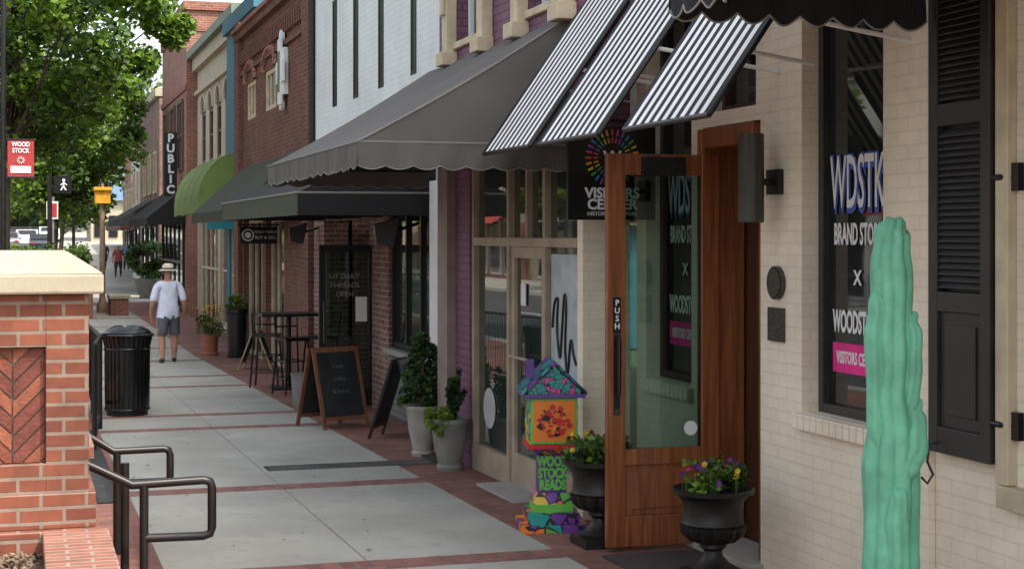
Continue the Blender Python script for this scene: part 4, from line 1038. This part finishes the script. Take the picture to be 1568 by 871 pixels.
# ---------------------------------------------------------------- street furniture far left
S=empty('pedestrian_signal'); mb=MB(); tp=M('tan_pole',(.24,.16,.10),.6)
mb.lathe(2.32,47.5,gz(47),[(.17,0),(.17,.25),(.10,.35),(.085,.5),(.075,3.2)],tp,n=16); mb.build('pole',S,True)
mb=MB(); yb_=M('signal_yellow',(.70,.33,.02),.5); mb.box(2.10,2.54,47.3,47.7,2.72,3.16,yb_); mb.box(2.06,2.58,47.22,47.32,3.10,3.2,yb_); mb.tube([(2.32,47.5,3.16),(2.32,47.5,3.3)],.05,tp); mb.build('signal_box',S,bevel=.03)
S=empty('walk_signal'); mb=MB(); mb.tube([(.85,48.5,gz(48)),(.85,48.5,3.6)],.07,bronze,n=12); mb.box(.98,1.48,48.4,48.65,3.06,3.56,blackp); mb.tube([(1.25,48.39,3.43),(1.25,48.38,3.43)],.045,wht)
mb.tube([(1.25,48.385,3.38),(1.24,48.385,3.25),(1.31,48.385,3.13)],.028,wht,n=6); mb.tube([(1.24,48.385,3.25),(1.17,48.385,3.13)],.025,wht,n=6); mb.tube([(1.16,48.385,3.28),(1.25,48.385,3.36),(1.34,48.385,3.28)],.017,wht,n=6); mb.build('signal_head',S)
S=empty('street_lamp'); mb=MB(); xl,yl_=-.27,28.6
mb.tube([(xl,yl_,gz(28)),(xl,yl_,.2),(xl,yl_,6.6)],[.10,.05,.04],black,n=12); mb.tube([(xl,yl_,3.46),(.28,yl_,3.46)],.015,black); mb.tube([(xl,yl_,2.80),(.28,yl_,2.80)],.015,black)
mb.lathe(xl,yl_,6.6,[(.08,0),(.16,.1),(.18,.4),(.05,.6)],M('lamp_globe',(.6,.6,.55),.3),n=16); mb.build('post',S,True)
mb=MB(); rb=M('banner_red',(.36,.03,.03),.7); mb.box(-.20,.24,yl_-.01,yl_+.01,2.82,3.44,rb); mb.box(-.15,.19,yl_-.02,yl_-.012,2.88,3.0,wht)
for k in range(9):
    a=2*math.pi*k/9; mb.tube([(.02+.03*math.cos(a),yl_-.02,3.1+.03*math.sin(a)),(.02+.07*math.cos(a),yl_-.02,3.1+.07*math.sin(a))],.008,wht,n=5)
mb.build('banner',S); text('banner_text','WOOD\nSTOCK',.11,(.02,yl_-.02,3.32),FRONT,wht,S,bold=.003,sx=.8)
S=empty('street_lamp'); mb=MB(); mb.tube([(1.9,60,gz(60)),(1.9,60,3.6)],.06,black); mb.lathe(1.9,60,3.6,[(.08,0),(.18,.1),(.2,.4),(.05,.6)],M('lamp_globe',(.6,.6,.55),.3),n=16); mb.build('post',S)
S=empty('traffic_sign'); mb=MB(); mb.tube([(1.0,51,gz(51)),(1.0,51,3.0)],.035,M('galv',(.3,.3,.3),.5,.5)); mb.box(.80,1.15,50.93,50.95,2.3,2.85,wht); mb.box(.84,1.11,50.92,50.928,2.36,2.79,rb); mb.build('sign',S)

def car(name,x,y,m_,rz=0):
    C_=empty(name,(x,y,gz(y)-.13)); C_.rotation_euler=(0,0,rz); mb=MB()
    pr=[(-2.2,.35),(-2.25,.75),(-2.1,.95),(-1.3,1.02),(-.7,1.45),(.9,1.5),(1.7,1.1),(2.15,1.0),(2.25,.6),(2.2,.35)]
    for s in (-1,1): mb.poly([(s*.88,p[0],p[1]) for p in pr],m_)
    for p,q in zip(pr,pr[1:]+pr[:1]): mb.poly([(-.88,p[0],p[1]),(.88,p[0],p[1]),(.88,q[0],q[1]),(-.88,q[0],q[1])],m_)
    mb.build('body',C_,bevel=.06)
    mb=MB(); mb.poly([(-.78,-1.24,1.08),(.78,-1.24,1.08),(.7,-.76,1.43),(-.7,-.76,1.43)],shop)
    mb.v=[(a,b-.02,c+.02) for a,b,c in mb.v]
    for s in (-1,1): mb.poly([(s*.885,-1.1,1.05),(s*.885,1.5,1.08),(s*.885,.85,1.42),(s*.885,-.65,1.40)],shop)
    mb.box(-.8,-.5,-2.28,-2.2,.7,.85,fr_); mb.box(.5,.8,-2.28,-2.2,.7,.85,fr_); mb.build('windows_and_lights',C_)
    mb=MB()
    for s in (-1,1):
        for yy in (-1.4,1.4): mb.tube([(s*.72,yy,.33),(s*.93,yy,.33)],.33,blackp,n=20); mb.tube([(s*.93,yy,.33),(s*.94,yy,.33)],.2,M('galv',(.3,.3,.3),.5,.5),n=16)
    mb.build('wheels',C_)
car('parked_car',.6,140,white); car('parked_car',1.6,128,M('car_dark',(.03,.035,.045),.25,.3,coat=.6)); car('parked_car',-.9,132,M('car_silver',(.3,.31,.33),.25,.4,coat=.6)); car('parked_car',2.6,150,white)

# ---------------------------------------------------------------- light + camera
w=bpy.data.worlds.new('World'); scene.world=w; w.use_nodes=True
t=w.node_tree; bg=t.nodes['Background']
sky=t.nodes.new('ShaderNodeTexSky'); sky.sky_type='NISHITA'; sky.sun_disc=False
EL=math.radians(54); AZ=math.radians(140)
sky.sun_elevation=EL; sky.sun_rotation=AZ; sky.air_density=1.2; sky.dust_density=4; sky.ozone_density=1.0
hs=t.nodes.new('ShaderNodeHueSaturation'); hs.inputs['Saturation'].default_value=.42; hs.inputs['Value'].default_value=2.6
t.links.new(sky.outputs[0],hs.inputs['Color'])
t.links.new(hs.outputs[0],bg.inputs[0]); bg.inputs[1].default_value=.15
sd=bpy.data.lights.new('sun','SUN'); sd.energy=4.5; sd.angle=math.radians(.5); sd.color=(1,.93,.82)
so=bpy.data.objects.new('sun',sd); scene.collection.objects.link(so)
dirv=Vector((math.sin(AZ)*math.cos(EL),math.cos(AZ)*math.cos(EL),math.sin(EL)))
so.rotation_euler=dirv.to_track_quat('Z','Y').to_euler(); so.location=(0,-10,20)

cam=bpy.data.cameras.new('camera'); co=bpy.data.objects.new('camera',cam); scene.collection.objects.link(co)
co.location=(0,0,1.8); co.rotation_euler=(math.pi/2,0,-math.atan(754/2400))
cam.sensor_width=36; cam.lens=2400/1568*36; cam.shift_y=-(435.5-360)/1568; cam.clip_end=2000; cam.clip_start=.1
scene.camera=co
